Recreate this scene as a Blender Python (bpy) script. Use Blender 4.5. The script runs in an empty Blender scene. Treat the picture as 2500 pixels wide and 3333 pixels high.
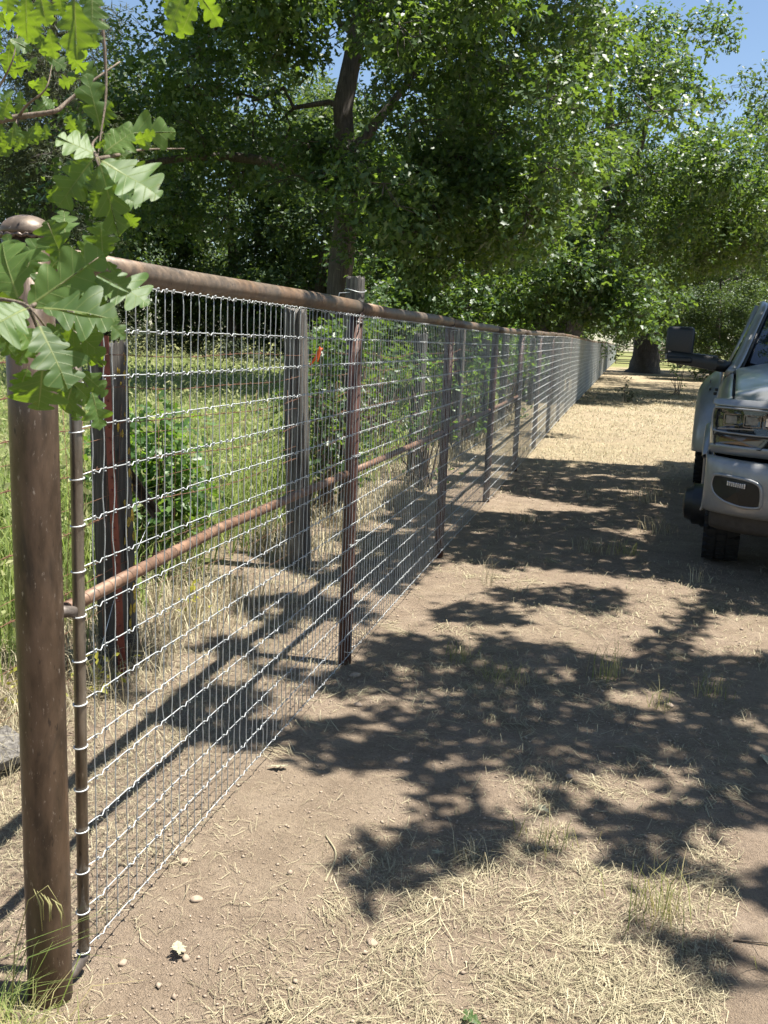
import bpy, bmesh, math, random
import numpy as np
from mathutils import Vector, Matrix

# ------------------------------------------------------------------ camera, sky, sun, exposure
scene = bpy.context.scene
col = scene.collection
CAM = np.array([1.09517, 0.0, 1.482])
YAW, PITCH, ROLL = 0.2246, 0.17441, 0.04178
fwd = Vector((-math.sin(YAW) * math.cos(PITCH), math.cos(YAW) * math.cos(PITCH), -math.sin(PITCH)))
rgt = Vector((math.cos(YAW), math.sin(YAW), 0))
upv = rgt.cross(fwd)
r2 = rgt * math.cos(ROLL) + upv * math.sin(ROLL)
u2 = -rgt * math.sin(ROLL) + upv * math.cos(ROLL)
cam_data = bpy.data.cameras.new('camera')
cam_data.sensor_fit = 'VERTICAL'
cam_data.sensor_height = 24.0
cam_data.lens = 24.0 * 3184.18 / 3333.0
cam_data.clip_start = 0.05
cam_data.clip_end = 2000
cam_data.dof.use_dof = True
cam_data.dof.focus_distance = 3.6
cam_data.dof.aperture_fstop = 13.0
cam = bpy.data.objects.new('camera', cam_data)
M = Matrix((r2, u2, -fwd)).transposed().to_4x4()
M.translation = Vector(CAM)
cam.matrix_world = M
col.objects.link(cam)
scene.camera = cam

SUN = Vector((0.32, 0.07, 1.0)).normalized()
world = bpy.data.worlds.new('World')
scene.world = world
world.use_nodes = True
wn = world.node_tree
bg = wn.nodes['Background']
sky = wn.nodes.new('ShaderNodeTexSky')
sky.sky_type = 'NISHITA'
sky.sun_disc = False
sky.sun_elevation = math.asin(SUN.z)
sky.sun_rotation = math.atan2(SUN.x, SUN.y)
sky.air_density = 1.0
sky.dust_density = 0.35
sky.ozone_density = 1.6
wn.links.new(sky.outputs[0], bg.inputs[0])
bg.inputs[1].default_value = 0.06
sun_data = bpy.data.lights.new('sun', 'SUN')
sun_data.energy = 5.0
sun_data.angle = math.radians(0.53)
sun_data.color = (1.0, 0.955, 0.88)
sun = bpy.data.objects.new('sun', sun_data)
sun.rotation_euler = SUN.to_track_quat('Z', 'Y').to_euler()
col.objects.link(sun)
vs = scene.view_settings
vs.view_transform = 'Standard'
vs.look = 'None'
vs.gamma = 1.0
vs.use_curve_mapping = False
vs.exposure = 1.45
scene.cycles.max_bounces = 5
scene.cycles.diffuse_bounces = 3
scene.cycles.glossy_bounces = 2
scene.cycles.transmission_bounces = 4
scene.cycles.use_adaptive_sampling = True
scene.cycles.adaptive_threshold = 0.02
scene.cycles.transparent_max_bounces = 6
scene.cycles.sample_clamp_indirect = 6.0

# ------------------------------------------------------------------ helpers
rng = np.random.default_rng(11)
random.seed(4)


def tag(o, label=None, cat=None, group=None, kind=None):
    if label: o['label'] = label
    if cat: o['category'] = cat
    if group: o['group'] = group
    if kind: o['kind'] = kind
    return o


def empty(name, loc=(0, 0, 0), rz=0.0, label=None, cat=None, group=None):
    o = bpy.data.objects.new(name, None)
    o.location = loc
    o.rotation_euler = (0, 0, rz)
    o.empty_display_size = 0.2
    col.objects.link(o)
    return tag(o, label, cat, group)


def np_mesh(name, V, F, mat=None, smooth=False, uv=None):
    """V (n,3); F (m,3) or (m,4) int array"""
    V = np.asarray(V, np.float32).reshape(-1, 3)
    F = np.asarray(F, np.int32)
    me = bpy.data.meshes.new(name)
    k = F.shape[1]
    me.vertices.add(len(V))
    me.vertices.foreach_set('co', V.ravel())
    me.loops.add(F.size)
    me.loops.foreach_set('vertex_index', F.ravel())
    me.polygons.add(len(F))
    me.polygons.foreach_set('loop_start', np.arange(0, F.size, k, dtype=np.int32))
    if uv is not None:
        ul = me.uv_layers.new(name='UVMap')
        ul.data.foreach_set('uv', np.asarray(uv, np.float32)[F.ravel()].ravel())
    me.update(calc_edges=True)
    if smooth:
        me.polygons.foreach_set('use_smooth', np.ones(len(F), bool))
    if mat:
        me.materials.append(mat)
    return me


class MB:
    """collects verts and mixed faces, builds ONE mesh object"""
    def __init__(s):
        s.v, s.f, s.n = [], [], 0

    def add(s, V, F):
        V = np.asarray(V, float).reshape(-1, 3)
        s.v.append(V)
        s.f += [tuple(int(i) + s.n for i in f) for f in F]
        s.n += len(V)
        return s

    def tube(s, pts, rad, k=8, cap=True):
        V, F = tube(pts, rad, k, cap)
        return s.add(V, F)

    def box(s, c, size, R=None):
        x, y, z = (np.asarray(size, float) / 2)
        V = np.array([(a * x, b * y, d * z) for a in (-1, 1) for b in (-1, 1) for d in (-1, 1)])
        if R is not None:
            V = V @ np.asarray(R, float).T
        return s.add(V + np.asarray(c, float), [(0, 1, 3, 2), (4, 6, 7, 5), (0, 4, 5, 1), (2, 3, 7, 6), (0, 2, 6, 4), (1, 5, 7, 3)])

    def grid(s, G, flip=False):
        G = np.asarray(G, float)
        a, b = G.shape[:2]
        F = []
        for i in range(a - 1):
            for j in range(b - 1):
                q = (i * b + j, i * b + j + 1, (i + 1) * b + j + 1, (i + 1) * b + j)
                F.append(q[::-1] if flip else q)
        return s.add(G.reshape(-1, 3), F)

    def lathe(s, prof, k=24, axis='z', center=(0, 0, 0)):
        """prof: list of (r, h)"""
        V, F = [], []
        for (r, h) in prof:
            for i in range(k):
                a = 2 * math.pi * i / k
                p = (r * math.cos(a), r * math.sin(a), h)
                if axis == 'x':
                    p = (p[2], p[0], p[1])
                elif axis == 'y':
                    p = (p[0], p[2], p[1])
                V.append(p)
        n = len(prof)
        for j in range(n - 1):
            for i in range(k):
                F.append((j * k + i, j * k + (i + 1) % k, (j + 1) * k + (i + 1) % k, (j + 1) * k + i))
        F.append(tuple(range(k))[::-1])
        F.append(tuple((n - 1) * k + i for i in range(k)))
        return s.add(np.array(V) + np.asarray(center, float), F)

    def build(s, name, mat, parent=None, smooth=False, bevel=0, label=None):
        me = bpy.data.meshes.new(name)
        V = np.vstack(s.v)
        me.from_pydata(V.tolist(), [], s.f)
        me.update()
        if mat: me.materials.append(mat)
        if smooth:
            me.polygons.foreach_set('use_smooth', np.ones(len(me.polygons), bool))
        o = bpy.data.objects.new(name, me)
        col.objects.link(o)
        if parent is not None: o.parent = parent
        if bevel:
            m = o.modifiers.new('bevel', 'BEVEL')
            m.width = bevel
            m.segments = 2
            m.limit_method = 'ANGLE'
        if label: o['label'] = label
        return o


def tube(pts, rad, k=8, cap=True):
    P = np.asarray(pts, float)
    n = len(P)
    rad = np.broadcast_to(np.asarray(rad, float), (n,))
    T = np.gradient(P, axis=0)
    T /= np.linalg.norm(T, axis=1)[:, None] + 1e-12
    ref = np.array([0, 0, 1.0]) if abs(T[0][2]) < 0.9 else np.array([1.0, 0, 0])
    N = np.cross(T[0], ref); N /= np.linalg.norm(N)
    V = np.empty((n, k, 3))
    ang = np.arange(k) * 2 * math.pi / k
    for i in range(n):
        N = N - T[i] * N.dot(T[i]); N /= np.linalg.norm(N) + 1e-12
        B = np.cross(T[i], N)
        V[i] = P[i] + rad[i] * (np.cos(ang)[:, None] * N + np.sin(ang)[:, None] * B)
    F = []
    for i in range(n - 1):
        for j in range(k):
            F.append((i * k + j, i * k + (j + 1) % k, (i + 1) * k + (j + 1) % k, (i + 1) * k + j))
    if cap:
        F.append(tuple(range(k))[::-1])
        F.append(tuple((n - 1) * k + j for j in range(k)))
    return V.reshape(-1, 3), F


def link(name, me, parent=None, loc=(0, 0, 0), rot=(0, 0, 0)):
    o = bpy.data.objects.new(name, me)
    o.location = loc
    o.rotation_euler = rot
    col.objects.link(o)
    if parent is not None: o.parent = parent
    return o


def copy_tree(o, parent=None):
    c = o.copy(); col.objects.link(c); c.parent = parent
    for ch in list(o.children):
        copy_tree(ch, c)
    return c


def cat(P, sub):
    P = np.array(P, float); out = []
    Q = np.vstack([2 * P[0] - P[1], P, 2 * P[-1] - P[-2]])
    for i in range(1, len(Q) - 2):
        for t in np.linspace(0, 1, sub, endpoint=False):
            a, b_, c, d = Q[i - 1:i + 3]
            out.append(.5 * ((2 * b_) + (c - a) * t + (2 * a - 5 * b_ + 4 * c - d) * t * t + (3 * b_ - a - 3 * c + d) * t ** 3))
    out.append(P[-1])
    return np.array(out)


_lat = {}
def vnoise(x, y, scale, seed=0):
    """vectorised value noise in [0,1]"""
    if seed not in _lat:
        _lat[seed] = np.random.default_rng(1000 + seed).random((256, 256))
    L = _lat[seed]
    x = np.asarray(x, float) / scale; y = np.asarray(y, float) / scale
    xi, yi = np.floor(x).astype(int), np.floor(y).astype(int)
    fx, fy = x - xi, y - yi
    fx = fx * fx * (3 - 2 * fx); fy = fy * fy * (3 - 2 * fy)
    g = lambda a, b: L[(xi + a) % 256, (yi + b) % 256]
    return (g(0, 0) * (1 - fx) + g(1, 0) * fx) * (1 - fy) + (g(0, 1) * (1 - fx) + g(1, 1) * fx) * fy


def sstep(a, b, x):
    t = np.clip((np.asarray(x, float) - a) / (b - a), 0, 1)
    return t * t * (3 - 2 * t)


def rise(y):
    return 0.10 * sstep(8, 22, y) + 0.12 * sstep(35, 60, y)


def ground_z(x, y):
    near = 1.0 - 0.6 * sstep(8, 30, y)
    return rise(y) + near * (0.030 * (vnoise(x, y, 0.8, 1) - .5) + 0.016 * (vnoise(x, y, 0.27, 2) - .5) + 0.012 * (vnoise(x, y, 0.085, 3) - .5)) - 0.004


def fence_x(y):
    y = np.asarray(y, float)
    return 0.0095 * (np.sqrt((y - 6) ** 2 + 9) + (y - 6)) / 2 - 0.0095 * 0.43

# ------------------------------------------------------------------ materials
def newmat(name):
    m = bpy.data.materials.new(name)
    m.use_nodes = True
    nt = m.node_tree
    return m, nt, nt.nodes['Principled BSDF']


def ramp(nt, fac, stops):
    r = nt.nodes.new('ShaderNodeValToRGB')
    e = r.color_ramp.elements
    e[0].position, e[0].color = stops[0][0], (*stops[0][1], 1)
    e[1].position, e[1].color = stops[-1][0], (*stops[-1][1], 1)
    for p, c in stops[1:-1]:
        n = e.new(p); n.color = (*c, 1)
    nt.links.new(fac, r.inputs[0])
    return r.outputs[0]


def noise(nt, scale, detail=4, rough=.55, vec=None, dist=0.0):
    n = nt.nodes.new('ShaderNodeTexNoise')
    n.inputs['Scale'].default_value = scale
    n.inputs['Detail'].default_value = detail
    n.inputs['Roughness'].default_value = rough
    n.inputs['Distortion'].default_value = dist
    if vec is not None: nt.links.new(vec, n.inputs['Vector'])
    return n.outputs['Fac']


def coords(nt, kind='Object', scale=(1, 1, 1)):
    t = nt.nodes.new('ShaderNodeTexCoord')
    mp = nt.nodes.new('ShaderNodeMapping')
    mp.inputs['Scale'].default_value = scale
    nt.links.new(t.outputs[kind], mp.inputs['Vector'])
    return mp.outputs[0]


def bump(nt, bsdf, h, strength=.4, dist=.01):
    b = nt.nodes.new('ShaderNodeBump')
    b.inputs['Strength'].default_value = strength
    b.inputs['Distance'].default_value = dist
    nt.links.new(h, b.inputs['Height'])
    nt.links.new(b.outputs[0], bsdf.inputs['Normal'])


def mixc(nt, fac, a, b, mode='MIX'):
    m = nt.nodes.new('ShaderNodeMix'); m.data_type = 'RGBA'; m.blend_type = mode
    for i, s in ((0, fac), (6, a), (7, b)):
        if hasattr(s, 'links'): nt.links.new(s, m.inputs[i])
        elif i == 0: m.inputs[0].default_value = s
        else: m.inputs[i].default_value = (*s, 1)
    return m.outputs[2]


def plain(name, c, rough=.5, metal=0., var=0.15, scale=20, coat=0):
    m, nt, b = newmat(name)
    f = noise(nt, scale, 5, .6, coords(nt))
    lo = tuple(max(0, v * (1 - var)) for v in c); hi = tuple(min(1, v * (1 + var)) for v in c)
    nt.links.new(ramp(nt, f, [(.3, lo), (.7, hi)]), b.inputs['Base Color'])
    b.inputs['Roughness'].default_value = rough
    b.inputs['Metallic'].default_value = metal
    if coat:
        b.inputs['Coat Weight'].default_value = coat
        b.inputs['Coat Roughness'].default_value = .08
    return m


def pipe_mat(name, dark, mid, rusty, zs=1.0, metal=.25, rough=.5, thresh=.55):
    m, nt, b = newmat(name)
    v = coords(nt, 'Object', (1, 1, zs))
    f1 = noise(nt, 9, 6, .65, v, .4)
    f2 = noise(nt, 34, 5, .6, v)
    f3 = noise(nt, 3.2, 3, .5, v)
    c = ramp(nt, f1, [(.32, dark), (.5, mid), (.7, mid)])
    mask = ramp(nt, f3, [(thresh - .08, (0, 0, 0)), (thresh + .1, (1, 1, 1))])
    c = mixc(nt, mask, c, rusty)
    sp = ramp(nt, f2, [(.35, (.55, .55, .55)), (.65, (1.3, 1.25, 1.2))])
    c = mixc(nt, .75, c, sp, 'MULTIPLY')
    f4 = noise(nt, 120, 4, .7, v)
    c = mixc(nt, ramp(nt, f4, [(.62, (0, 0, 0)), (.72, (.8, .8, .8))]), c, (.34, .29, .24))
    f5 = noise(nt, 70, 3, .6, v)
    c = mixc(nt, ramp(nt, f5, [(.28, (.75, .75, .75)), (.36, (0, 0, 0))]), c, (.02, .015, .012))
    nt.links.new(c, b.inputs['Base Color'])
    b.inputs['Metallic'].default_value = metal
    rr = ramp(nt, f2, [(.3, (rough - .1,) * 3), (.7, (rough + .15,) * 3)])
    nt.links.new(rr, b.inputs['Roughness'])
    bump(nt, b, f2, .45, .003)
    return m


def leaf_mat(name, c0, c1, t0, t1, trans=.38, rough=.42, spec=.5):
    m, nt, b = newmat(name)
    g = nt.nodes.new('ShaderNodeNewGeometry')
    rnd = g.outputs['Random Per Island']
    nt.links.new(ramp(nt, rnd, [(0, c0), (1, c1)]), b.inputs['Base Color'])
    b.inputs['Roughness'].default_value = rough
    b.inputs['Specular IOR Level'].default_value = spec
    tr = nt.nodes.new('ShaderNodeBsdfTranslucent')
    nt.links.new(ramp(nt, rnd, [(0, t0), (1, t1)]), tr.inputs['Color'])
    mx = nt.nodes.new('ShaderNodeMixShader')
    mx.inputs[0].default_value = trans
    nt.links.new(b.outputs[0], mx.inputs[1]); nt.links.new(tr.outputs[0], mx.inputs[2])
    nt.links.new(mx.outputs[0], nt.nodes['Material Output'].inputs['Surface'])
    return m


MT = {}
MT['rust_post'] = pipe_mat('rusted post steel', (.040, .030, .022), (.098, .067, .045), (.145, .078, .038), .3, .4, .38, .6)
MT['rust_rail'] = pipe_mat('rusted rail steel', (.07, .058, .048), (.145, .110, .08), (.18, .11, .062), 1, .3, .5, .55)
MT['rust_mid'] = pipe_mat('orange rusted pipe', (.105, .056, .034), (.175, .098, .060), (.21, .13, .085), 1, .2, .55, .55)
MT['rust_red'] = pipe_mat('dark red rusted post', (.035, .016, .012), (.08, .034, .023), (.15, .07, .04), .5, .2, .5, .62)
MT['bare_pipe'] = pipe_mat('bare brown steel', (.10, .085, .066), (.20, .172, .138), (.15, .12, .088), .25, .55, .36, .6)
MT['weld'] = plain('burnt weld metal', (.10, .075, .06), .45, .5, .6, 260)
MT['galv'] = plain('galvanised wire', (.56, .58, .58), .45, .4, .25, 25)
MT['galv_shaded'] = plain('galvanised wire darkened as shade', (.36, .38, .38), .5, .3, .25, 25)  # same wire as above; the uprights' shaded look is put into a darker colour
MT['rust_wire'] = plain('rusted wire', (.17, .085, .05), .7, .3, .5, 60)
MT['tpost'] = plain('red oxide painted steel', (.16, .032, .02), .5, .05, .4, 14)
MT['black_steel'] = plain('black painted steel', (.012, .012, .013), .4, .1, .3, 30)
MT['orange_tape'] = plain('orange flagging tape', (.75, .12, .02), .4, 0, .15, 30)
MT['stub'] = plain('scaled steel fitting', (.12, .10, .085), .55, .4, .5, 60)


def wood_mat(name, c0, c1, c2):
    m, nt, b = newmat(name)
    v = coords(nt, 'Object', (14, 14, .9))
    f = noise(nt, 4, 7, .7, v, .6)
    f2 = noise(nt, 3, 4, .6, coords(nt))
    c = ramp(nt, f, [(.3, c0), (.5, c1), (.72, c2)])
    c = mixc(nt, .5, c, ramp(nt, f2, [(.35, (.5, .48, .46)), (.65, (1.2, 1.2, 1.2))]), 'MULTIPLY')
    nt.links.new(c, b.inputs['Base Color'])
    b.inputs['Roughness'].default_value = .85
    bump(nt, b, f, .7, .012)
    return m


MT['wood'] = wood_mat('weathered grey wood', (.03, .027, .023), (.11, .10, .087), (.25, .235, .205))
MT['wood_dark'] = wood_mat('dark weathered wood', (.03, .026, .022), (.07, .062, .052), (.16, .145, .12))
MT['lichen'] = plain('yellow lichen', (.34, .24, .035), .9, 0, .6, 80)
MT['bark'] = wood_mat('oak bark', (.022, .018, .014), (.075, .062, .05), (.16, .14, .12))
MT['twig'] = wood_mat('twig bark', (.06, .045, .032), (.16, .12, .085), (.32, .27, .22))

MT['leaf_near'], nt, b = newmat('near oak leaf')
uvn = nt.nodes.new('ShaderNodeUVMap')
sep = nt.nodes.new('ShaderNodeSeparateXYZ')
nt.links.new(uvn.outputs[0], sep.inputs[0])
def mth(op, a, bb=None):
    n = nt.nodes.new('ShaderNodeMath'); n.operation = op
    for i, s in enumerate((a, bb)):
        if s is None: continue
        if hasattr(s, 'links'): nt.links.new(s, n.inputs[i])
        else: n.inputs[i].default_value = s
    return n.outputs[0]
av = mth('ABSOLUTE', sep.outputs[1])
midrib = mth('SUBTRACT', 1.0, mth('DIVIDE', av, mth('MULTIPLY', mth('SUBTRACT', 1.15, sep.outputs[0]), .016)))
sv = mth('FRACT', mth('MULTIPLY', mth('SUBTRACT', sep.outputs[0], mth('MULTIPLY', av, .9)), 6.0))
sv = mth('SUBTRACT', 1.0, mth('DIVIDE', mth('ABSOLUTE', mth('SUBTRACT', sv, .5)), .06))
vein = mth('MAXIMUM', mth('MINIMUM', mth('MAXIMUM', midrib, 0.0), 1.0), mth('MULTIPLY', mth('MINIMUM', mth('MAXIMUM', sv, 0.0), 1.0), .45))
oi = nt.nodes.new('ShaderNodeObjectInfo')
f = noise(nt, 60, 4, .6, coords(nt))
base = ramp(nt, oi.outputs['Random'], [(0, (.062, .115, .042)), (.6, (.088, .16, .048)), (1, (.12, .20, .055))])
base = mixc(nt, .35, base, ramp(nt, f, [(.3, (.6, .6, .6)), (.7, (1.2, 1.2, 1.2))]), 'MULTIPLY')
spot = noise(nt, 22, 5, .7, coords(nt), .8)
base = mixc(nt, ramp(nt, spot, [(.64, (0, 0, 0)), (.72, (.75, .75, .75))]), base, (.15, .12, .035))
base = mixc(nt, vein, base, (.30, .34, .12))
nt.links.new(base, b.inputs['Base Color'])
b.inputs['Roughness'].default_value = .50
b.inputs['Specular IOR Level'].default_value = .38
trn = nt.nodes.new('ShaderNodeBsdfTranslucent')
tc = mixc(nt, vein, (.22, .34, .012), (.32, .38, .07))
nt.links.new(tc, trn.inputs['Color'])
bump(nt, b, vein, .3, .002)
mx = nt.nodes.new('ShaderNodeMixShader'); mx.inputs[0].default_value = .46
nt.links.new(b.outputs[0], mx.inputs[1]); nt.links.new(trn.outputs[0], mx.inputs[2])
nt.links.new(mx.outputs[0], nt.nodes['Material Output'].inputs['Surface'])

MT['leaf_oak'] = leaf_mat('oak foliage', (.034, .068, .026), (.078, .128, .050), (.10, .19, .02), (.26, .38, .04), .36, .44, .45)
MT['leaf_far'] = leaf_mat('far foliage', (.038, .068, .030), (.078, .120, .052), (.09, .16, .022), (.21, .29, .045), .33, .48, .4)
MT['leaf_shrub'] = leaf_mat('shrub foliage', (.055, .115, .032), (.115, .195, .055), (.15, .30, .02), (.30, .46, .04), .42, .42, .5)
MT['leaf_grey'] = leaf_mat('grey green foliage', (.045, .062, .034), (.09, .108, .06), (.08, .10, .04), (.14, .16, .06), .25, .6, .3)
MT['leaf_yellow'] = leaf_mat('yellow weed leaf', (.26, .27, .04), (.42, .38, .06), (.4, .42, .04), (.55, .5, .07), .45, .5, .4)
MT['grass_green'] = leaf_mat('field grass', (.15, .22, .06), (.32, .37, .14), (.26, .36, .07), (.42, .47, .16), .5, .5, .3)
MT['grass_head'] = leaf_mat('grass seed heads', (.24, .27, .11), (.37, .37, .18), (.3, .33, .13), (.4, .4, .18), .4, .6, .3)
MT['grass_mix'] = leaf_mat('half dry grass', (.17, .20, .06), (.42, .36, .18), (.22, .27, .05), (.45, .38, .16), .35, .55, .3)
MT['straw'] = leaf_mat('straw', (.17, .145, .09), (.50, .445, .29), (.26, .225, .13), (.44, .385, .235), .2, .6, .3)
MT['dead_leaf'] = plain('dry pale leaf', (.27, .26, .17), .8, 0, .4, 90)
MT['stone'] = plain('dusty stone', (.31, .24, .175), .9, 0, .25, 60)

# ground
m, nt, b = newmat('dirt ground')
v = coords(nt, 'Object')
n1 = noise(nt, .55, 4, .55, v); n2 = noise(nt, 5, 6, .65, v); n3 = noise(nt, 60, 5, .7, v); n4 = noise(nt, 240, 3, .6, v)
dirt = ramp(nt, n2, [(.25, (.195, .147, .106)), (.5, (.265, .204, .149)), (.75, (.335, .266, .20))])
dirt = mixc(nt, .55, dirt, ramp(nt, n3, [(.28, (.55, .52, .5)), (.5, (1, 1, 1)), (.75, (1.3, 1.27, 1.2))]), 'MULTIPLY')
dirt = mixc(nt, .35, dirt, ramp(nt, n4, [(.3, (.6, .58, .55)), (.7, (1.3, 1.28, 1.25))]), 'MULTIPLY')
chaff = ramp(nt, n3, [(.3, (.25, .20, .115)), (.7, (.46, .385, .235))])
tcn = nt.nodes.new('ShaderNodeTexCoord'); sp = nt.nodes.new('ShaderNodeSeparateXYZ')
nt.links.new(tcn.outputs['Object'], sp.inputs[0])
def mr(val, a, bb, c=0., d=1.):
    n = nt.nodes.new('ShaderNodeMapRange'); n.interpolation_type = 'SMOOTHSTEP'
    nt.links.new(val, n.inputs[0])
    for i, q in zip((1, 2, 3, 4), (a, bb, c, d)): n.inputs[i].default_value = q
    return n.outputs[0]
yfar = mr(sp.outputs[1], 10.5, 13.5)
cf = mth('MULTIPLY', mth('ADD', mth('MULTIPLY', yfar, .55), mth('MULTIPLY', mr(n1, .42, .62), .16)), mr(n2, .3, .6, .55, 1.))
c = mixc(nt, cf, dirt, chaff)
green = ramp(nt, n2, [(.3, (.10, .12, .035)), (.7, (.22, .21, .08))])
gx = mr(sp.outputs[0], -1.1, -2.3)
gx2 = mr(sp.outputs[1], 64., 80.)
gx = mth('MAXIMUM', gx, gx2)
c = mixc(nt, gx, c, green)
nt.links.new(c, b.inputs['Base Color'])
b.inputs['Roughness'].default_value = .95
b.inputs['Specular IOR Level'].default_value = .2
hh = mth('ADD', mth('MULTIPLY', n3, .7), mth('MULTIPLY', n4, .45))
bump(nt, b, hh, 1.0, .02)
MT['ground'] = m

# ------------------------------------------------------------------ ground
def axis_pts(a, b, step, lo, hi, g=1.12):
    mid = list(np.arange(a, b + 1e-6, step))
    l, s = [], step
    x = a
    while x > lo:
        s = min(s * g, 40); x -= s; l.append(x)
    r, s = [], step
    x = b
    while x < hi:
        s = min(s * g, 40); x += s; r.append(x)
    return np.array(l[::-1] + mid + r)
gx_ = axis_pts(-1.8, 4.0, .034, -420, 420)
gy_ = axis_pts(1.2, 8.5, .034, -120, 700, 1.07)
X, Y = np.meshgrid(gx_, gy_)
Z = ground_z(X, Y)
nx, ny = len(gx_), len(gy_)
ii = (np.arange(ny - 1)[:, None] * nx + np.arange(nx - 1)[None, :]).ravel()
F = np.stack([ii, ii + 1, ii + nx + 1, ii + nx], 1)
g = link('ground', np_mesh('ground', np.stack([X, Y, Z], -1), F, MT['ground'], True))
tag(g, 'dry tan dirt ground running along the fence', None, kind='structure')

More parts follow.
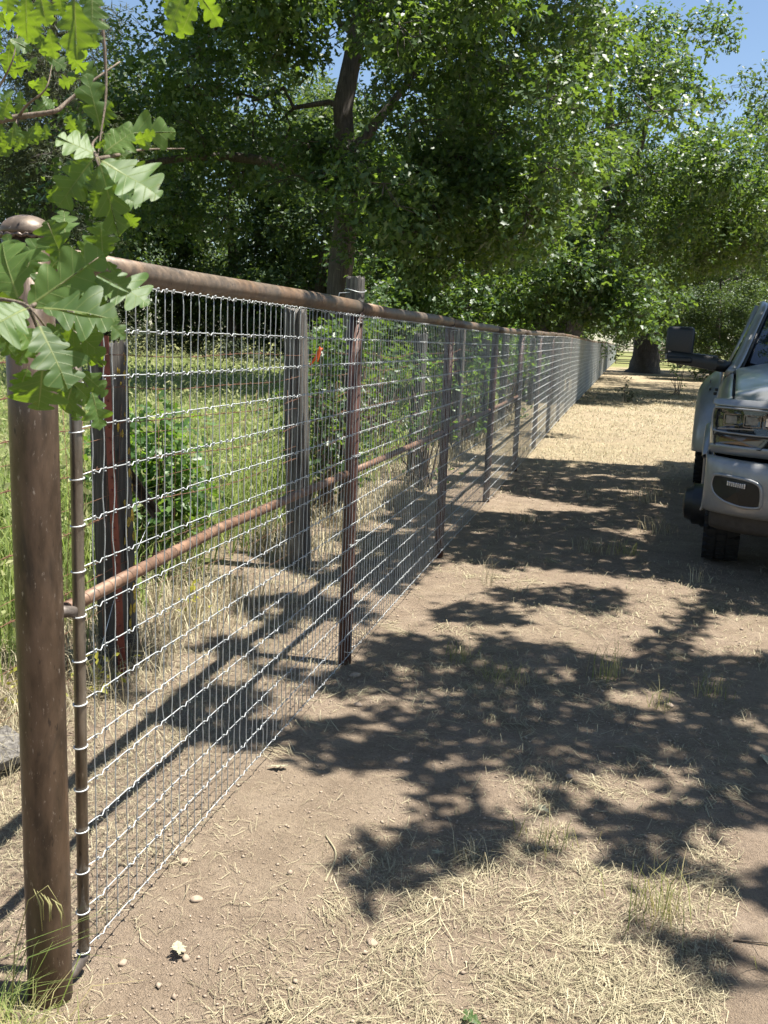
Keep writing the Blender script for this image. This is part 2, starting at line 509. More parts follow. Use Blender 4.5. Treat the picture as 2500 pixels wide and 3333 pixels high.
# ------------------------------------------------------------------ measured places (metres)
LEAF_SPRAYS = {
 'A': ([[0.471,0.966,1.502,0.539,1.003,1.563,0.384,-0.915,0.127,0.074],[0.434,1.001,1.511,0.402,1.012,1.577,0.126,-0.967,0.222,0.076],[0.396,1.071,1.537,0.413,1.078,1.585,0.209,-0.976,0.068,0.049],[0.467,1.043,1.556,0.453,1.03,1.599,0.302,-0.935,-0.184,0.046],[0.428,1.111,1.59,0.418,1.124,1.624,0.315,-0.852,0.418,0.037],[0.48,1.108,1.564,0.48,1.104,1.607,0.431,-0.898,-0.084,0.043],[0.528,1.01,1.54,0.585,1.019,1.512,0.44,-0.527,0.727,0.078],[0.499,0.948,1.5,0.579,0.96,1.494,0.163,-0.789,0.593,0.066],[0.493,1.002,1.526,0.531,1.025,1.51,0.591,-0.606,0.532,0.035],[0.495,0.922,1.498,0.481,0.877,1.479,0.562,-0.464,0.685,0.069],[0.506,0.929,1.481,0.547,0.917,1.421,0.612,-0.583,0.535,0.065],[0.476,0.98,1.433,0.463,0.992,1.384,0.548,-0.767,-0.333,0.066],[0.484,1.03,1.416,0.464,1.039,1.381,0.023,-0.965,-0.261,0.054],[0.502,1.041,1.407,0.514,1.043,1.364,0.812,-0.548,0.201,0.037],[0.477,1.047,1.388,0.478,1.047,1.372,0.716,-0.696,0.045,0.016],[0.505,0.976,1.488,0.541,0.996,1.449,0.198,-0.934,-0.297,0.037],[0.477,1.005,1.481,0.482,1.03,1.432,0.692,-0.669,-0.271,0.06],[0.511,1.048,1.495,0.535,1.061,1.471,0.658,-0.7,0.279,0.025],[0.533,0.944,1.436,0.536,0.946,1.422,0.816,-0.57,0.093,0.017],[0.487,1.045,1.43,0.512,1.057,1.404,0.548,-0.823,0.147,0.032],[0.473,0.943,1.497,0.476,0.945,1.458,0.375,-0.927,-0.019,0.028],[0.446,0.961,1.496,0.433,0.952,1.456,0.723,-0.686,-0.081,0.036],[0.444,1.008,1.471,0.433,1.0,1.436,0.641,-0.767,-0.026,0.027],[0.435,1.129,1.555,0.451,1.135,1.593,0.765,-0.603,-0.227,0.027],[0.421,1.052,1.508,0.434,1.059,1.546,0.488,-0.873,-0.006,0.029],[0.511,1.047,1.529,0.502,1.043,1.501,0.59,-0.804,-0.075,0.018],[0.467,1.022,1.461,0.496,1.039,1.441,0.554,-0.826,0.101,0.028],[0.469,1.0,1.499,0.495,1.015,1.517,0.322,-0.902,0.287,0.022],[0.388,1.042,1.536,0.395,1.048,1.498,0.103,-0.985,-0.137,0.042],[0.45,1.058,1.528,0.475,1.071,1.565,-0.076,-0.924,0.376,0.052],[0.381,1.084,1.546,0.371,1.075,1.588,0.495,-0.866,-0.068,0.031],[0.49,1.024,1.504,0.516,1.039,1.477,0.714,-0.606,0.35,0.033],[0.477,0.969,1.458,0.499,0.983,1.482,0.028,-0.875,0.484,0.038],[0.488,1.0,1.452,0.483,0.995,1.414,0.392,-0.918,0.069,0.032],[0.49,1.036,1.462,0.511,1.047,1.435,-0.013,-0.922,-0.386,0.032],[0.478,0.934,1.48,0.495,0.945,1.452,0.812,-0.503,0.296,0.038],[0.426,0.972,1.473,0.442,0.982,1.446,0.634,-0.768,0.091,0.027],[0.481,1.029,1.42,0.503,1.04,1.396,0.491,-0.87,0.051,0.028],[0.41,1.103,1.548,0.433,1.115,1.579,0.586,-0.801,-0.125,0.029],[0.507,1.034,1.518,0.537,1.05,1.527,0.212,-0.75,0.627,0.034],[0.452,0.988,1.433,0.445,0.981,1.402,0.886,-0.454,-0.097,0.036],[0.494,1.093,1.56,0.509,1.103,1.536,0.616,-0.785,0.058,0.018]],
   [[[0.278,1.073,1.536],[0.374,1.02,1.514],[0.445,0.985,1.506],[0.477,0.957,1.5],[0.49,0.955,1.488],[0.49,0.99,1.462],[0.487,1.033,1.431],[0.497,1.049,1.407]],[[0.477,0.957,1.5],[0.473,1.002,1.516],[0.472,1.048,1.539],[0.499,1.062,1.551]],[[0.477,0.957,1.5],[0.485,0.963,1.468],[0.481,0.971,1.433]]]),
 'B': ([[0.514,1.033,1.67,0.483,1.011,1.69,0.689,-0.463,0.558,0.055],[0.48,1.067,1.697,0.478,1.061,1.719,0.765,-0.636,-0.104,0.014],[0.498,1.075,1.703,0.49,1.057,1.763,0.547,-0.819,-0.173,0.034],[0.513,1.054,1.676,0.54,1.063,1.705,-0.026,-0.948,0.318,0.046],[0.507,1.07,1.7,0.569,1.122,1.713,0.638,-0.769,0.035,0.043],[0.531,1.084,1.695,0.556,1.095,1.704,0.472,-0.457,-0.754,0.027],[0.534,1.011,1.66,0.6,1.017,1.627,0.382,-0.663,0.643,0.081],[0.546,0.985,1.652,0.561,1.002,1.58,0.632,-0.774,-0.051,0.038],[0.514,1.023,1.662,0.479,1.01,1.612,0.377,-0.926,-0.023,0.046],[0.509,1.06,1.63,0.511,1.063,1.611,0.524,-0.848,-0.079,0.011],[0.529,1.072,1.615,0.538,1.079,1.598,0.161,-0.94,-0.301,0.021],[0.536,1.052,1.629,0.554,1.062,1.621,0.576,-0.701,0.42,0.024],[0.516,1.09,1.677,0.537,1.105,1.658,0.503,-0.856,-0.12,0.027],[0.509,1.034,1.643,0.494,1.028,1.628,0.101,-0.955,0.28,0.022],[0.514,1.032,1.678,0.525,1.036,1.685,0.588,-0.492,-0.642,0.01],[0.495,1.073,1.645,0.487,1.072,1.618,0.564,-0.814,-0.137,0.02],[0.449,1.069,1.648,0.437,1.065,1.623,0.72,-0.65,-0.242,0.017],[0.501,1.048,1.675,0.482,1.041,1.653,0.23,-0.967,0.109,0.031],[0.506,1.074,1.673,0.531,1.086,1.682,0.295,-0.885,0.36,0.024],[0.528,1.02,1.655,0.515,1.017,1.63,0.217,-0.976,0.004,0.025],[0.524,1.041,1.654,0.549,1.058,1.627,0.714,-0.654,0.249,0.033],[0.472,1.073,1.7,0.459,1.062,1.717,0.117,-0.872,-0.475,0.019],[0.477,1.097,1.711,0.496,1.101,1.743,0.436,-0.888,-0.148,0.027]],
   [[[0.485,1.08,1.872],[0.497,1.082,1.814],[0.502,1.079,1.748],[0.507,1.058,1.7],[0.52,1.026,1.665]],[[0.52,1.026,1.665],[0.517,1.09,1.682],[0.517,1.144,1.697],[0.535,1.218,1.712]],[[0.52,1.026,1.665],[0.532,1.012,1.649],[0.52,1.043,1.628]],[[0.52,1.026,1.665],[0.502,1.047,1.684],[0.504,1.068,1.702]]]),
 'C': ([[0.61,0.828,1.762,0.605,0.84,1.716,0.326,-0.906,-0.272,0.038],[0.586,0.813,1.764,0.587,0.822,1.739,0.387,-0.872,-0.299,0.024],[0.551,0.847,1.78,0.544,0.857,1.736,0.442,-0.857,-0.265,0.024],[0.615,0.85,1.778,0.619,0.841,1.739,0.346,-0.906,0.245,0.034],[0.548,0.889,1.758,0.548,0.896,1.733,0.28,-0.924,-0.259,0.019],[0.558,0.816,1.775,0.549,0.819,1.751,0.507,-0.811,-0.292,0.024],[0.58,0.853,1.779,0.58,0.86,1.758,0.427,-0.858,-0.286,0.018],[0.59,0.888,1.763,0.592,0.896,1.741,0.511,-0.822,-0.252,0.017]],
   [[[0.549,0.839,1.798],[0.584,0.831,1.779],[0.61,0.828,1.763],[0.613,0.859,1.782]]]),
 'D': ([[0.575,1.128,1.867,0.552,1.131,1.823,0.332,-0.913,-0.236,0.025],[0.58,1.151,1.871,0.557,1.156,1.825,0.672,-0.621,-0.403,0.03],[0.59,1.134,1.869,0.611,1.153,1.836,-0.04,-0.855,-0.518,0.029],[0.551,1.147,1.879,0.541,1.151,1.854,0.429,-0.85,-0.307,0.019]],
   [[[0.566,1.114,1.894],[0.576,1.126,1.872],[0.59,1.133,1.87]]]),
 'E': ([[0.112,1.555,1.989,0.138,1.572,1.983,0.223,-0.61,-0.76,0.031],[-0.013,1.777,1.95,-0.019,1.783,1.912,0.046,-0.986,-0.163,0.035],[0.15,1.616,1.903,0.124,1.604,1.89,0.562,-0.545,-0.622,0.028],[-0.032,1.669,2.006,-0.05,1.666,1.975,0.721,-0.591,-0.362,0.031],[0.077,1.536,1.945,0.105,1.557,1.933,0.654,-0.664,0.363,0.035],[-0.033,1.759,1.966,-0.07,1.739,1.949,0.569,-0.491,-0.66,0.038],[0.042,1.698,1.964,0.071,1.719,1.95,0.642,-0.729,0.236,0.039],[0.097,1.676,1.97,0.104,1.688,1.943,0.398,-0.872,-0.284,0.02],[0.036,1.685,1.97,0.059,1.701,1.966,0.319,-0.635,-0.704,0.03],[-0.053,1.788,1.941,-0.03,1.803,1.937,0.239,-0.575,-0.782,0.034],[-0.016,1.686,1.901,-0.039,1.674,1.888,0.119,-0.826,0.551,0.037],[-0.093,1.791,2.021,-0.091,1.801,1.989,0.312,-0.912,-0.266,0.029],[-0.061,1.711,1.992,-0.091,1.695,1.975,0.42,-0.901,0.108,0.033],[-0.088,1.815,1.933,-0.093,1.823,1.887,0.784,-0.592,-0.188,0.034],[0.111,1.56,1.962,0.121,1.574,1.932,0.386,-0.879,-0.281,0.027],[-0.072,1.812,2.076,-0.049,1.829,2.069,0.624,-0.739,0.256,0.024],[-0.14,1.813,2.075,-0.106,1.839,2.065,0.2,-0.569,-0.798,0.051],[0.006,1.746,2.026,-0.024,1.732,2.013,0.513,-0.389,-0.765,0.037],[0.034,1.816,1.981,0.067,1.839,1.968,0.556,-0.829,-0.056,0.036],[-0.067,1.844,2.08,-0.078,1.846,2.05,0.565,-0.784,-0.259,0.023],[0.001,1.782,1.906,-0.034,1.766,1.881,0.159,-0.917,0.365,0.044],[-0.096,1.888,2.015,-0.115,1.883,1.989,0.085,-0.988,0.128,0.028],[0.03,1.577,1.96,0.024,1.579,1.936,0.58,-0.787,-0.211,0.018],[0.081,1.714,1.978,0.107,1.731,1.97,0.163,-0.613,-0.773,0.033],[0.112,1.657,1.957,0.132,1.676,1.93,0.007,-0.82,-0.572,0.043],[-0.037,1.706,1.981,-0.047,1.71,1.941,0.363,-0.914,-0.182,0.034],[0.014,1.728,1.902,0.031,1.743,1.885,0.798,-0.444,0.407,0.03],[-0.092,1.821,2.003,-0.091,1.83,1.974,0.321,-0.908,-0.271,0.027],[-0.045,1.81,2.056,-0.083,1.792,2.034,0.598,-0.469,-0.65,0.049],[-0.048,1.703,2.041,-0.063,1.702,2.014,0.801,-0.416,-0.43,0.033],[-0.06,1.772,2.067,-0.042,1.791,2.047,0.837,-0.401,0.373,0.034],[-0.089,1.796,1.989,-0.116,1.781,1.978,0.552,-0.51,-0.66,0.034],[0.027,1.696,2.027,0.014,1.701,1.985,0.489,-0.835,-0.251,0.038],[0.056,1.565,1.861,0.039,1.562,1.824,0.789,-0.524,-0.32,0.036],[-0.079,1.727,1.848,-0.094,1.722,1.822,0.396,-0.917,-0.052,0.019],[0.009,1.721,1.856,0.002,1.725,1.815,0.307,-0.941,-0.144,0.027],[0.022,1.691,1.841,0.004,1.686,1.81,0.412,-0.906,-0.093,0.029],[0.006,1.652,1.84,0.004,1.658,1.803,0.767,-0.625,-0.143,0.029],[-0.086,1.795,1.863,-0.077,1.809,1.823,0.774,-0.631,-0.047,0.031],[0.033,1.607,1.821,0.025,1.608,1.789,0.613,-0.77,-0.177,0.025],[-0.006,1.677,1.838,-0.002,1.687,1.799,0.831,-0.554,-0.057,0.031],[-0.054,1.692,1.825,-0.045,1.705,1.789,0.272,-0.925,-0.266,0.029],[-0.017,1.701,1.843,-0.019,1.705,1.816,0.297,-0.941,-0.161,0.017],[-0.012,1.672,1.829,-0.029,1.667,1.79,0.727,-0.646,-0.234,0.026],[-0.033,1.737,1.837,-0.042,1.736,1.809,0.46,-0.88,-0.116,0.024],[-0.001,1.764,1.86,-0.005,1.767,1.832,0.632,-0.755,-0.171,0.022],[0.042,1.618,1.808,0.031,1.615,1.782,0.748,-0.616,-0.245,0.019],[0.067,1.623,1.833,0.068,1.629,1.808,0.207,-0.953,-0.22,0.017],[-0.093,1.757,1.84,-0.098,1.761,1.801,0.445,-0.883,-0.148,0.03],[-0.058,1.703,1.851,-0.062,1.709,1.811,0.57,-0.803,-0.177,0.028]],
   [[[-0.239,1.713,1.837],[-0.091,1.694,1.847],[-0.025,1.711,1.862],[0.04,1.725,1.874],[0.05,1.75,1.895],[0.086,1.784,1.941],[0.112,1.843,1.991]],[[-0.025,1.711,1.862],[0.007,1.691,1.879],[0.063,1.662,1.898],[0.052,1.702,1.95]],[[-0.025,1.711,1.86],[-0.022,1.685,1.824],[-0.033,1.681,1.805]],[[-0.091,1.694,1.847],[-0.035,1.66,1.894],[0.021,1.625,1.935],[0.012,1.661,2.002]]]),
}
SHADE = [[(0.22,12.44),(0.66,12.39),(1.28,12.92),(1.73,13.02),(1.69,11.94),(1.31,11.73),(1.03,11.85),(0.38,11.2),(0.13,10.31),(0.0,11.26)],[(-0.02,10.01),(0.31,10.41),(0.73,10.88),(1.03,10.34),(1.35,9.89),(1.65,10.9),(1.75,12.56),(2.88,13.22),(2.12,7.1),(1.37,6.97),(1.41,7.76),(1.51,8.61),(1.34,8.83),(1.15,9.51),(0.96,9.23),(0.59,9.5),(0.33,9.56)],[(0.04,6.49),(0.06,7.15),(0.18,7.57),(0.22,8.45),(0.51,8.67),(0.74,8.39),(0.85,8.02),(1.1,7.74),(1.37,7.99),(1.39,6.98),(1.72,6.48),(1.8,6.36),(1.68,6.43),(1.46,6.55),(1.27,6.55),(0.92,6.59),(0.67,6.67),(0.45,6.48),(0.22,6.67)],[(0.41,5.83),(0.58,5.93),(0.76,6.05),(1.04,6.21),(1.23,6.12),(1.26,5.91),(1.13,5.51),(0.96,5.55),(0.72,5.55),(0.58,5.63)],[(0.23,5.04),(0.24,5.33),(0.35,5.47),(0.56,5.46),(0.69,5.22),(0.67,5.09),(0.43,5.06)],[(0.02,4.62),(0.22,4.75),(0.35,4.69),(0.54,4.61),(0.54,4.84),(0.66,4.92),(0.7,4.77),(0.88,4.79),(0.99,4.78),(1.12,4.78),(1.14,4.6),(1.35,4.87),(1.35,5.12),(1.49,5.35),(1.63,5.78),(1.75,6.42),(1.77,5.83),(1.64,5.46),(1.54,5.14),(1.57,4.85),(2.18,5.22),(1.85,3.36),(1.46,3.35),(1.52,3.5),(1.37,3.55),(1.29,3.42),(1.26,3.36),(1.19,3.39),(1.11,3.46),(0.96,3.24),(0.89,3.29),(0.83,3.32),(0.76,3.22),(0.72,3.06),(0.59,3.0),(0.52,3.02),(0.53,3.19),(0.47,3.25),(0.41,3.2),(0.23,3.12),(0.15,3.19),(0.01,3.23),(-0.04,3.33),(-0.01,3.53),(0.12,3.54),(0.27,3.59),(0.26,3.73),(0.23,3.93),(0.01,3.81),(-0.06,3.95),(0.03,4.37)],[(0.44,2.57),(0.51,2.69),(0.6,2.73),(0.58,2.88),(0.64,2.95),(0.72,2.89),(0.79,2.95),(0.94,2.94),(0.94,2.84),(0.97,2.74),(0.84,2.63),(0.77,2.52),(0.7,2.5),(0.64,2.38),(0.63,2.3),(0.6,2.3),(0.55,2.38),(0.47,2.42)],[(0.97,3.06),(1.16,3.21),(1.36,3.23),(1.55,3.24),(1.85,3.34),(1.82,3.22),(1.64,3.16),(1.49,3.07),(1.37,2.94),(1.37,2.78),(1.51,2.79),(1.75,2.81),(1.71,2.57),(1.57,2.62),(1.49,2.65),(1.42,2.71),(1.21,2.68),(1.15,2.79),(1.16,2.99)],[(1.26,2.42),(1.32,2.42),(1.4,2.41),(1.5,2.39),(1.53,2.35),(1.48,2.25),(1.42,2.2),(1.37,2.27),(1.35,2.33)],[(-0.65,6.94),(-0.43,7.29),(-0.24,7.78),(0.02,6.59),(-0.07,6.08),(-0.26,5.75),(-0.43,6.01)]]
SUNSPOT = [[(0.49,3.84),(0.5,3.78),(0.45,3.73),(0.39,3.71),(0.33,3.69),(0.27,3.7),(0.26,3.76),(0.27,3.83),(0.29,3.87),(0.35,3.89),(0.41,3.91),(0.45,3.89)],[(1.05,4.0),(1.05,3.97),(1.02,3.94),(0.98,3.93),(0.95,3.92),(0.92,3.92),(0.92,3.95),(0.93,3.99),(0.95,4.01),(0.98,4.02),(1.01,4.03),(1.03,4.03)],[(0.92,3.88),(0.92,3.86),(0.9,3.85),(0.88,3.84),(0.86,3.83),(0.84,3.84),(0.84,3.86),(0.85,3.88),(0.86,3.9),(0.88,3.9),(0.9,3.91),(0.91,3.9)],[(1.05,3.53),(1.06,3.48),(1.02,3.45),(0.98,3.43),(0.94,3.42),(0.9,3.43),(0.9,3.48),(0.91,3.53),(0.93,3.56),(0.97,3.57),(1.01,3.58),(1.03,3.57)],[(1.52,4.29),(1.51,4.23),(1.4,4.16),(1.29,4.12),(1.18,4.08),(1.08,4.07),(1.07,4.14),(1.13,4.22),(1.18,4.27),(1.29,4.32),(1.41,4.35),(1.46,4.34)],[(1.47,4.08),(1.46,4.04),(1.43,4.01),(1.39,4.0),(1.35,3.98),(1.32,3.99),(1.32,4.03),(1.34,4.07),(1.36,4.09),(1.4,4.11),(1.43,4.12),(1.45,4.11)],[(0.7,3.26),(0.7,3.24),(0.66,3.21),(0.61,3.2),(0.57,3.18),(0.52,3.18),(0.52,3.2),(0.54,3.23),(0.56,3.25),(0.6,3.27),(0.65,3.28),(0.67,3.28)],[(1.53,3.55),(1.52,3.51),(1.48,3.48),(1.44,3.46),(1.4,3.45),(1.36,3.45),(1.36,3.5),(1.38,3.54),(1.4,3.57),(1.45,3.58),(1.49,3.6),(1.51,3.59)],[(0.52,4.6),(0.52,4.58),(0.49,4.56),(0.47,4.54),(0.44,4.54),(0.41,4.54),(0.41,4.56),(0.41,4.59),(0.43,4.61),(0.45,4.62),(0.48,4.63),(0.5,4.62)],[(1.2,3.34),(1.2,3.32),(1.18,3.31),(1.15,3.3),(1.13,3.29),(1.1,3.29),(1.1,3.31),(1.11,3.33),(1.12,3.34),(1.15,3.35),(1.18,3.36),(1.19,3.35)]]
# ------------------------------------------------------------------ pipe fence
Z0 = 0.055                 # height of the lowest wire
ROW, STEP, K0 = 0.1016, 0.0508, 1.91808
FENCE_END = 108.0
posts_y = [4.235 + 2.44 * i for i in range(43)]
fence = empty('pipe_fence', (0, 1.78, 0), 0, 'rusty welded pipe fence with long top rail and many round posts', 'fence')
FO = Vector((0, 1.78, 0))


def at_fence(o):
    o.location = -FO
    return o
# corner post with domed cap and weld bead
lean = np.array([(-0.038, 1.78, -0.25), (-0.040, 1.78, .16), (-0.046, 1.78, .85), (-0.051, 1.78, 1.27), (-0.057, 1.78, 1.650)])
at_fence(MB().tube(lean, .0485, 32).build('corner_post', MT['rust_post'], fence, True, label='thick brown rusty corner pipe at the near end'))
cp = bpy.data.objects['corner_post']
dome = MB()
prof = [(.0505, 0), (.0505, .006)] + [(.0505 * math.cos(t), .006 + .032 * math.sin(t)) for t in np.linspace(.15, 1.5, 8)]
dome.lathe(prof, 28, 'z', (-.057, 1.78, 1.656))
o = dome.build('domed_cap', MT['rust_rail'], cp, True)
wb = MB()
ang = np.linspace(0, 2 * math.pi, 80)
wb.tube([(-.057 + .0495 * math.cos(a), 1.78 + .0495 * math.sin(a), 1.652 + .0018 * math.sin(17 * a)) for a in ang], [.0042 + .0012 * math.sin(23 * a) for a in ang], 6, False)
wb.build('weld_bead', MT['weld'], cp, True)
# stay pipe with wire wraps and stubs
stay = at_fence(MB().tube([(-.012, 1.873, 1.56), (-.012, 1.875, 1.2), (-.012, 1.878, .6), (-.012, 1.879, .025)], .0133, 20).build('stay_pipe', MT['bare_pipe'], fence, True, label='slim bare steel pipe the wire is wrapped around'))
for k in range(16):
    z = Z0 + ROW * k - .012
    aa = np.linspace(0, 2 * math.pi, 26)
    MB().tube([(-.012 + .0150 * math.cos(a), 1.877 + .0150 * math.sin(a), z + .002 * math.sin(a + .6)) for a in aa], .0017, 6, False).build('wire_wrap', MT['galv'], stay, True)
at_fence(MB().tube([(-.045, 1.82, .875), (-.03, 1.845, .872), (-.014, 1.866, .868)], [.0135, .0135, .0125], 16).build('stub_pipe', MT['stub'], fence, True))
at_fence(MB().tube([(-.03, 1.82, .0), (-.02, 1.845, .008), (-.012, 1.872, .026), (-.012, 1.878, .04)], .0138, 16).build('stub_pipe', MT['stub'], fence, True))
# line posts: alike pieces share one mesh, set on the ground
me_post = None
mb = MB()
mb.tube([(0, 0, -.3), (0, 0, .4), (0, 0, .9), (0, 0, 1.595)], .0315, 20)
o = mb.build('post', MT['rust_red'], fence, True)
o.location = Vector((float(fence_x(posts_y[0])) - .036, posts_y[0], 0)) - FO
for y in posts_y[1:]:
    c = o.copy(); col.objects.link(c)
    c.location = Vector((float(fence_x(y)) - .036, y, float(rise(y)))) - FO
    c.rotation_euler = (random.uniform(-.008, .008), random.uniform(-.006, .006), random.uniform(0, 6))
# top rail sections
ends = [1.80] + posts_y
for i in range(len(ends) - 1):
    a, b_ = ends[i], ends[i + 1]
    ys = np.linspace(a + (.0 if i == 0 else .002), b_ - .002, 5)
    zz = 1.614 + rise(ys) + .004 * np.sin(ys * 2.1 + i)
    rail = at_fence(MB().tube(np.stack([fence_x(ys) - .036, ys, zz], 1), .0305, 24 if i < 6 else 12).build('top_rail', MT['rust_rail'], fence, True))
    # weld collar at the joint
    if i < 8:
        q = np.linspace(0, 2 * math.pi, 40)
        at_fence(MB().tube([(float(fence_x(b_)) - .036 + .0305 * math.cos(t), b_ + .003 * math.sin(9 * t), 1.614 + float(rise(b_)) + .0305 * math.sin(t)) for t in q], .0026, 6, False).build('weld_bead', MT['weld'], fence, True))
# mid rails between the first posts
ends = [1.80] + posts_y[:4]
for i in range(4):
    a, b_ = ends[i] + (.02 if i == 0 else .032), ends[i + 1] - .034
    ys = np.linspace(a, b_, 6)
    zz = np.interp(ys, [1.8, 2.7, 4.24, 6.6, 12], [.862, .893, .880, .868, .88]) + rise(ys)
    at_fence(MB().tube(np.stack([fence_x(ys) - .05, ys, zz], 1), .0165, 16).build('mid_rail', MT['rust_mid'], fence, True))

# ------------------------------------------------------------------ woven wire
mesh_root = empty('woven_wire', (0, K0, 0), 0, 'shiny galvanised woven wire mesh stretched along the pipe fence', 'wire mesh')
WO = Vector((0, K0, 0))
# horizontal wires with tension crimps
for r in range(16):
    pts = []
    z = Z0 + ROW * r
    pts.append((-.006, 1.885, z - .004))
    k = 0
    ph = random.random() * 6
    while K0 + k * STEP < 13:
        y = K0 + k * STEP
        rz = float(rise(y)); fx = float(fence_x(y))
        wv = .0015 * math.sin(y * 3.1 + ph) + .0006 * math.sin(y * 11 + ph * 2) + .004 * (math.sin(y * 1.3 + r) if r < 3 else 0)
        pts.append((fx + .001, y, z + rz + wv))
        if (k % 3 == 0 and y < 8):
            pts.append((fx + .002, y + STEP * .24, z + rz + wv - .0015))
            pts.append((fx + .004, y + STEP * .42, z + rz + wv - .0056))
            pts.append((fx + .003, y + STEP * .52, z + rz + wv - .0035))
            pts.append((fx + .001, y + STEP * .72, z + rz + wv + .0015))
        k += 1
    y = 13.0
    while y < FENCE_END:
        pts.append((float(fence_x(y)) + .001, y, z + float(rise(y)) + .004 * math.sin(y * .9 + ph)))
        y += .6 if y < 40 else 2
    P = np.array(pts)
    V, F = tube(P, np.where(P[:, 1] > 12.9, .0026, .00128), 6)   # far off the wrapped knots run together into one thicker line
    o = link('horizontal_wire', None, mesh_root) if False else MB().add(V, F).build('horizontal_wire', MT['galv'], mesh_root, True)
    o.location = -WO

def vertical(seed, k=6, knots=True, sub=3, far=False):
    rr = np.random.default_rng(seed)
    pts = []
    for r in range(15):
        bx = rr.normal(0, .0011); by = rr.normal(0, .0022) if rr.random() > .12 else rr.normal(0, .006)
        for q in range(sub):
            t = q / sub
            pts.append((-.0015 + bx * math.sin(math.pi * t), by * math.sin(math.pi * t), Z0 + ROW * (r + t)))
    pts.append((-.0015, 0, Z0 + ROW * 15))
    mb = MB().tube(pts, .00130, k)
    if knots:
        for r in range(16):
            z = Z0 + ROW * r
            kk = 6 if not far else 4
            mb.tube([(.002, -.0062, z + .0005), (.0045, -.002, z + .0028), (.0045, .002, z + .0028), (.002, .0062, z + .0005)], .0016, kk)
            mb.tube([(.001, -.004, z - .0042), (.0042, 0, z - .005), (.001, .004, z - .0042)], .0015, kk)
    return mb

protos = []
for s in range(10):
    o = vertical(100 + s).build('vertical_wire', MT['galv_shaded'], mesh_root, True)
    protos.append(o)
NV = 300
for k in range(NV):
    p = protos[k % 10] if k < 10 else None
    if p is None:
        p = protos[random.randrange(10)].copy(); col.objects.link(p)
    y = K0 + k * STEP
    p.location = Vector((float(fence_x(y)), y + random.uniform(-.0025, .0025), float(rise(y)))) - WO
    p.rotation_euler = (random.gauss(0, .0022), 0, 0)
# everything farther along: one part
far_v, far_f, nn = [], [], 0
V1, F1 = tube([(-.0015, 0, Z0), (-.0015, 0, Z0 + ROW * 15)], .0012, 5)
V1 = np.array(V1); F1 = [f for f in F1 if len(f) == 4]
F1 = np.array(F1)
ks = np.arange(NV, int((FENCE_END - K0) / STEP))
ys = K0 + ks * STEP
off = np.stack([fence_x(ys), ys, rise(ys)], 1)
VV = (V1[None] + off[:, None]).reshape(-1, 3)
FF = (F1[None] + (np.arange(len(ks)) * len(V1))[:, None, None]).reshape(-1, 4)
o = link('far_vertical_wires', np_mesh('far_vertical_wires', VV, FF, MT['galv_shaded'], True), mesh_root, -WO)
o['kind'] = 'stuff'
# tie wires round the posts
for i, y in enumerate(posts_y[:6]):
    for r in (15, 9, 4, 0) if i else (15, 9, 5, 0):
        z = Z0 + ROW * r + float(rise(y)) + (-.02 if r == 15 else 0)
        fx = float(fence_x(y))
        a = np.linspace(-.2, 3.6, 14) + (math.pi / 2) * 0
        t = np.linspace(0, 1, 16)
        pts = [(fx - .036 + .0335 * math.cos(q), y + .0335 * math.sin(q) * 1.0, z - .010 * math.sin((q + 1.9) / 3.8 * math.pi)) for q in np.linspace(-1.9, 1.9, 16)]
        pts = [(fx + .003, y - .055, z + .003)] + pts[2:-2] + [(fx + .003, y + .05, z + .006)]
        o = MB().tube(pts, .0014, 6).build('tie_wire', MT['galv'], mesh_root, True)
        o.location = -WO

# ------------------------------------------------------------------ old fence behind
old = empty('old_wire_fence', (-.9, 3.82, 0), 0, 'old fence of weathered wooden posts and rusty barbed wire behind the mesh', 'fence')
OO = Vector((-.9, 3.82, 0))


def wood_post(x, y, w, h, lean_x, mat, seed, label=None):
    rr = np.random.default_rng(seed)
    k, n = 40, 18
    V, F = [], []
    prof = np.convolve(np.tile(1 + .10 * rr.normal(size=k), 3), np.ones(5) / 5, 'same')[k:2 * k] + .018 * rr.normal(size=k)
    # drying splits run down the grain
    cracks = {int(c): (rr.uniform(-.2, .5), rr.uniform(.5, 1.2)) for c in rr.choice(k, 9, False)}
    for i in range(n):
        t = i / (n - 1)
        z = -.15 + (h + .15) * t
        for j in range(k):
            a = 2 * math.pi * j / k
            q = (abs(math.cos(a)) ** .7 * np.sign(math.cos(a)), abs(math.sin(a)) ** .7 * np.sign(math.sin(a)))
            s = w / 2 * prof[j] * (1 + .02 * math.sin(7 * t + j * .4)) * (1 - .08 * t)
            if j in cracks and cracks[j][0] < t < cracks[j][1]: s *= .84
            dz = rr.uniform(-.025, .02) if i == n - 1 else 0
            V.append((x + lean_x * (1 - t) + q[0] * s, y + q[1] * s, z + dz))
    for i in range(n - 1):
        for j in range(k):
            F.append((i * k + j, i * k + (j + 1) % k, (i + 1) * k + (j + 1) % k, (i + 1) * k + j))
    F.append(tuple((n - 1) * k + j for j in range(k)))
    o = MB().add(V, F).build('wooden_post', mat, old, False, label=label)
    o.location = -OO
    return o
wp = wood_post(-1.035, 3.86, .165, 1.42, .055, MT['wood_dark'], 1, 'dark wooden post with yellow lichen on one side')
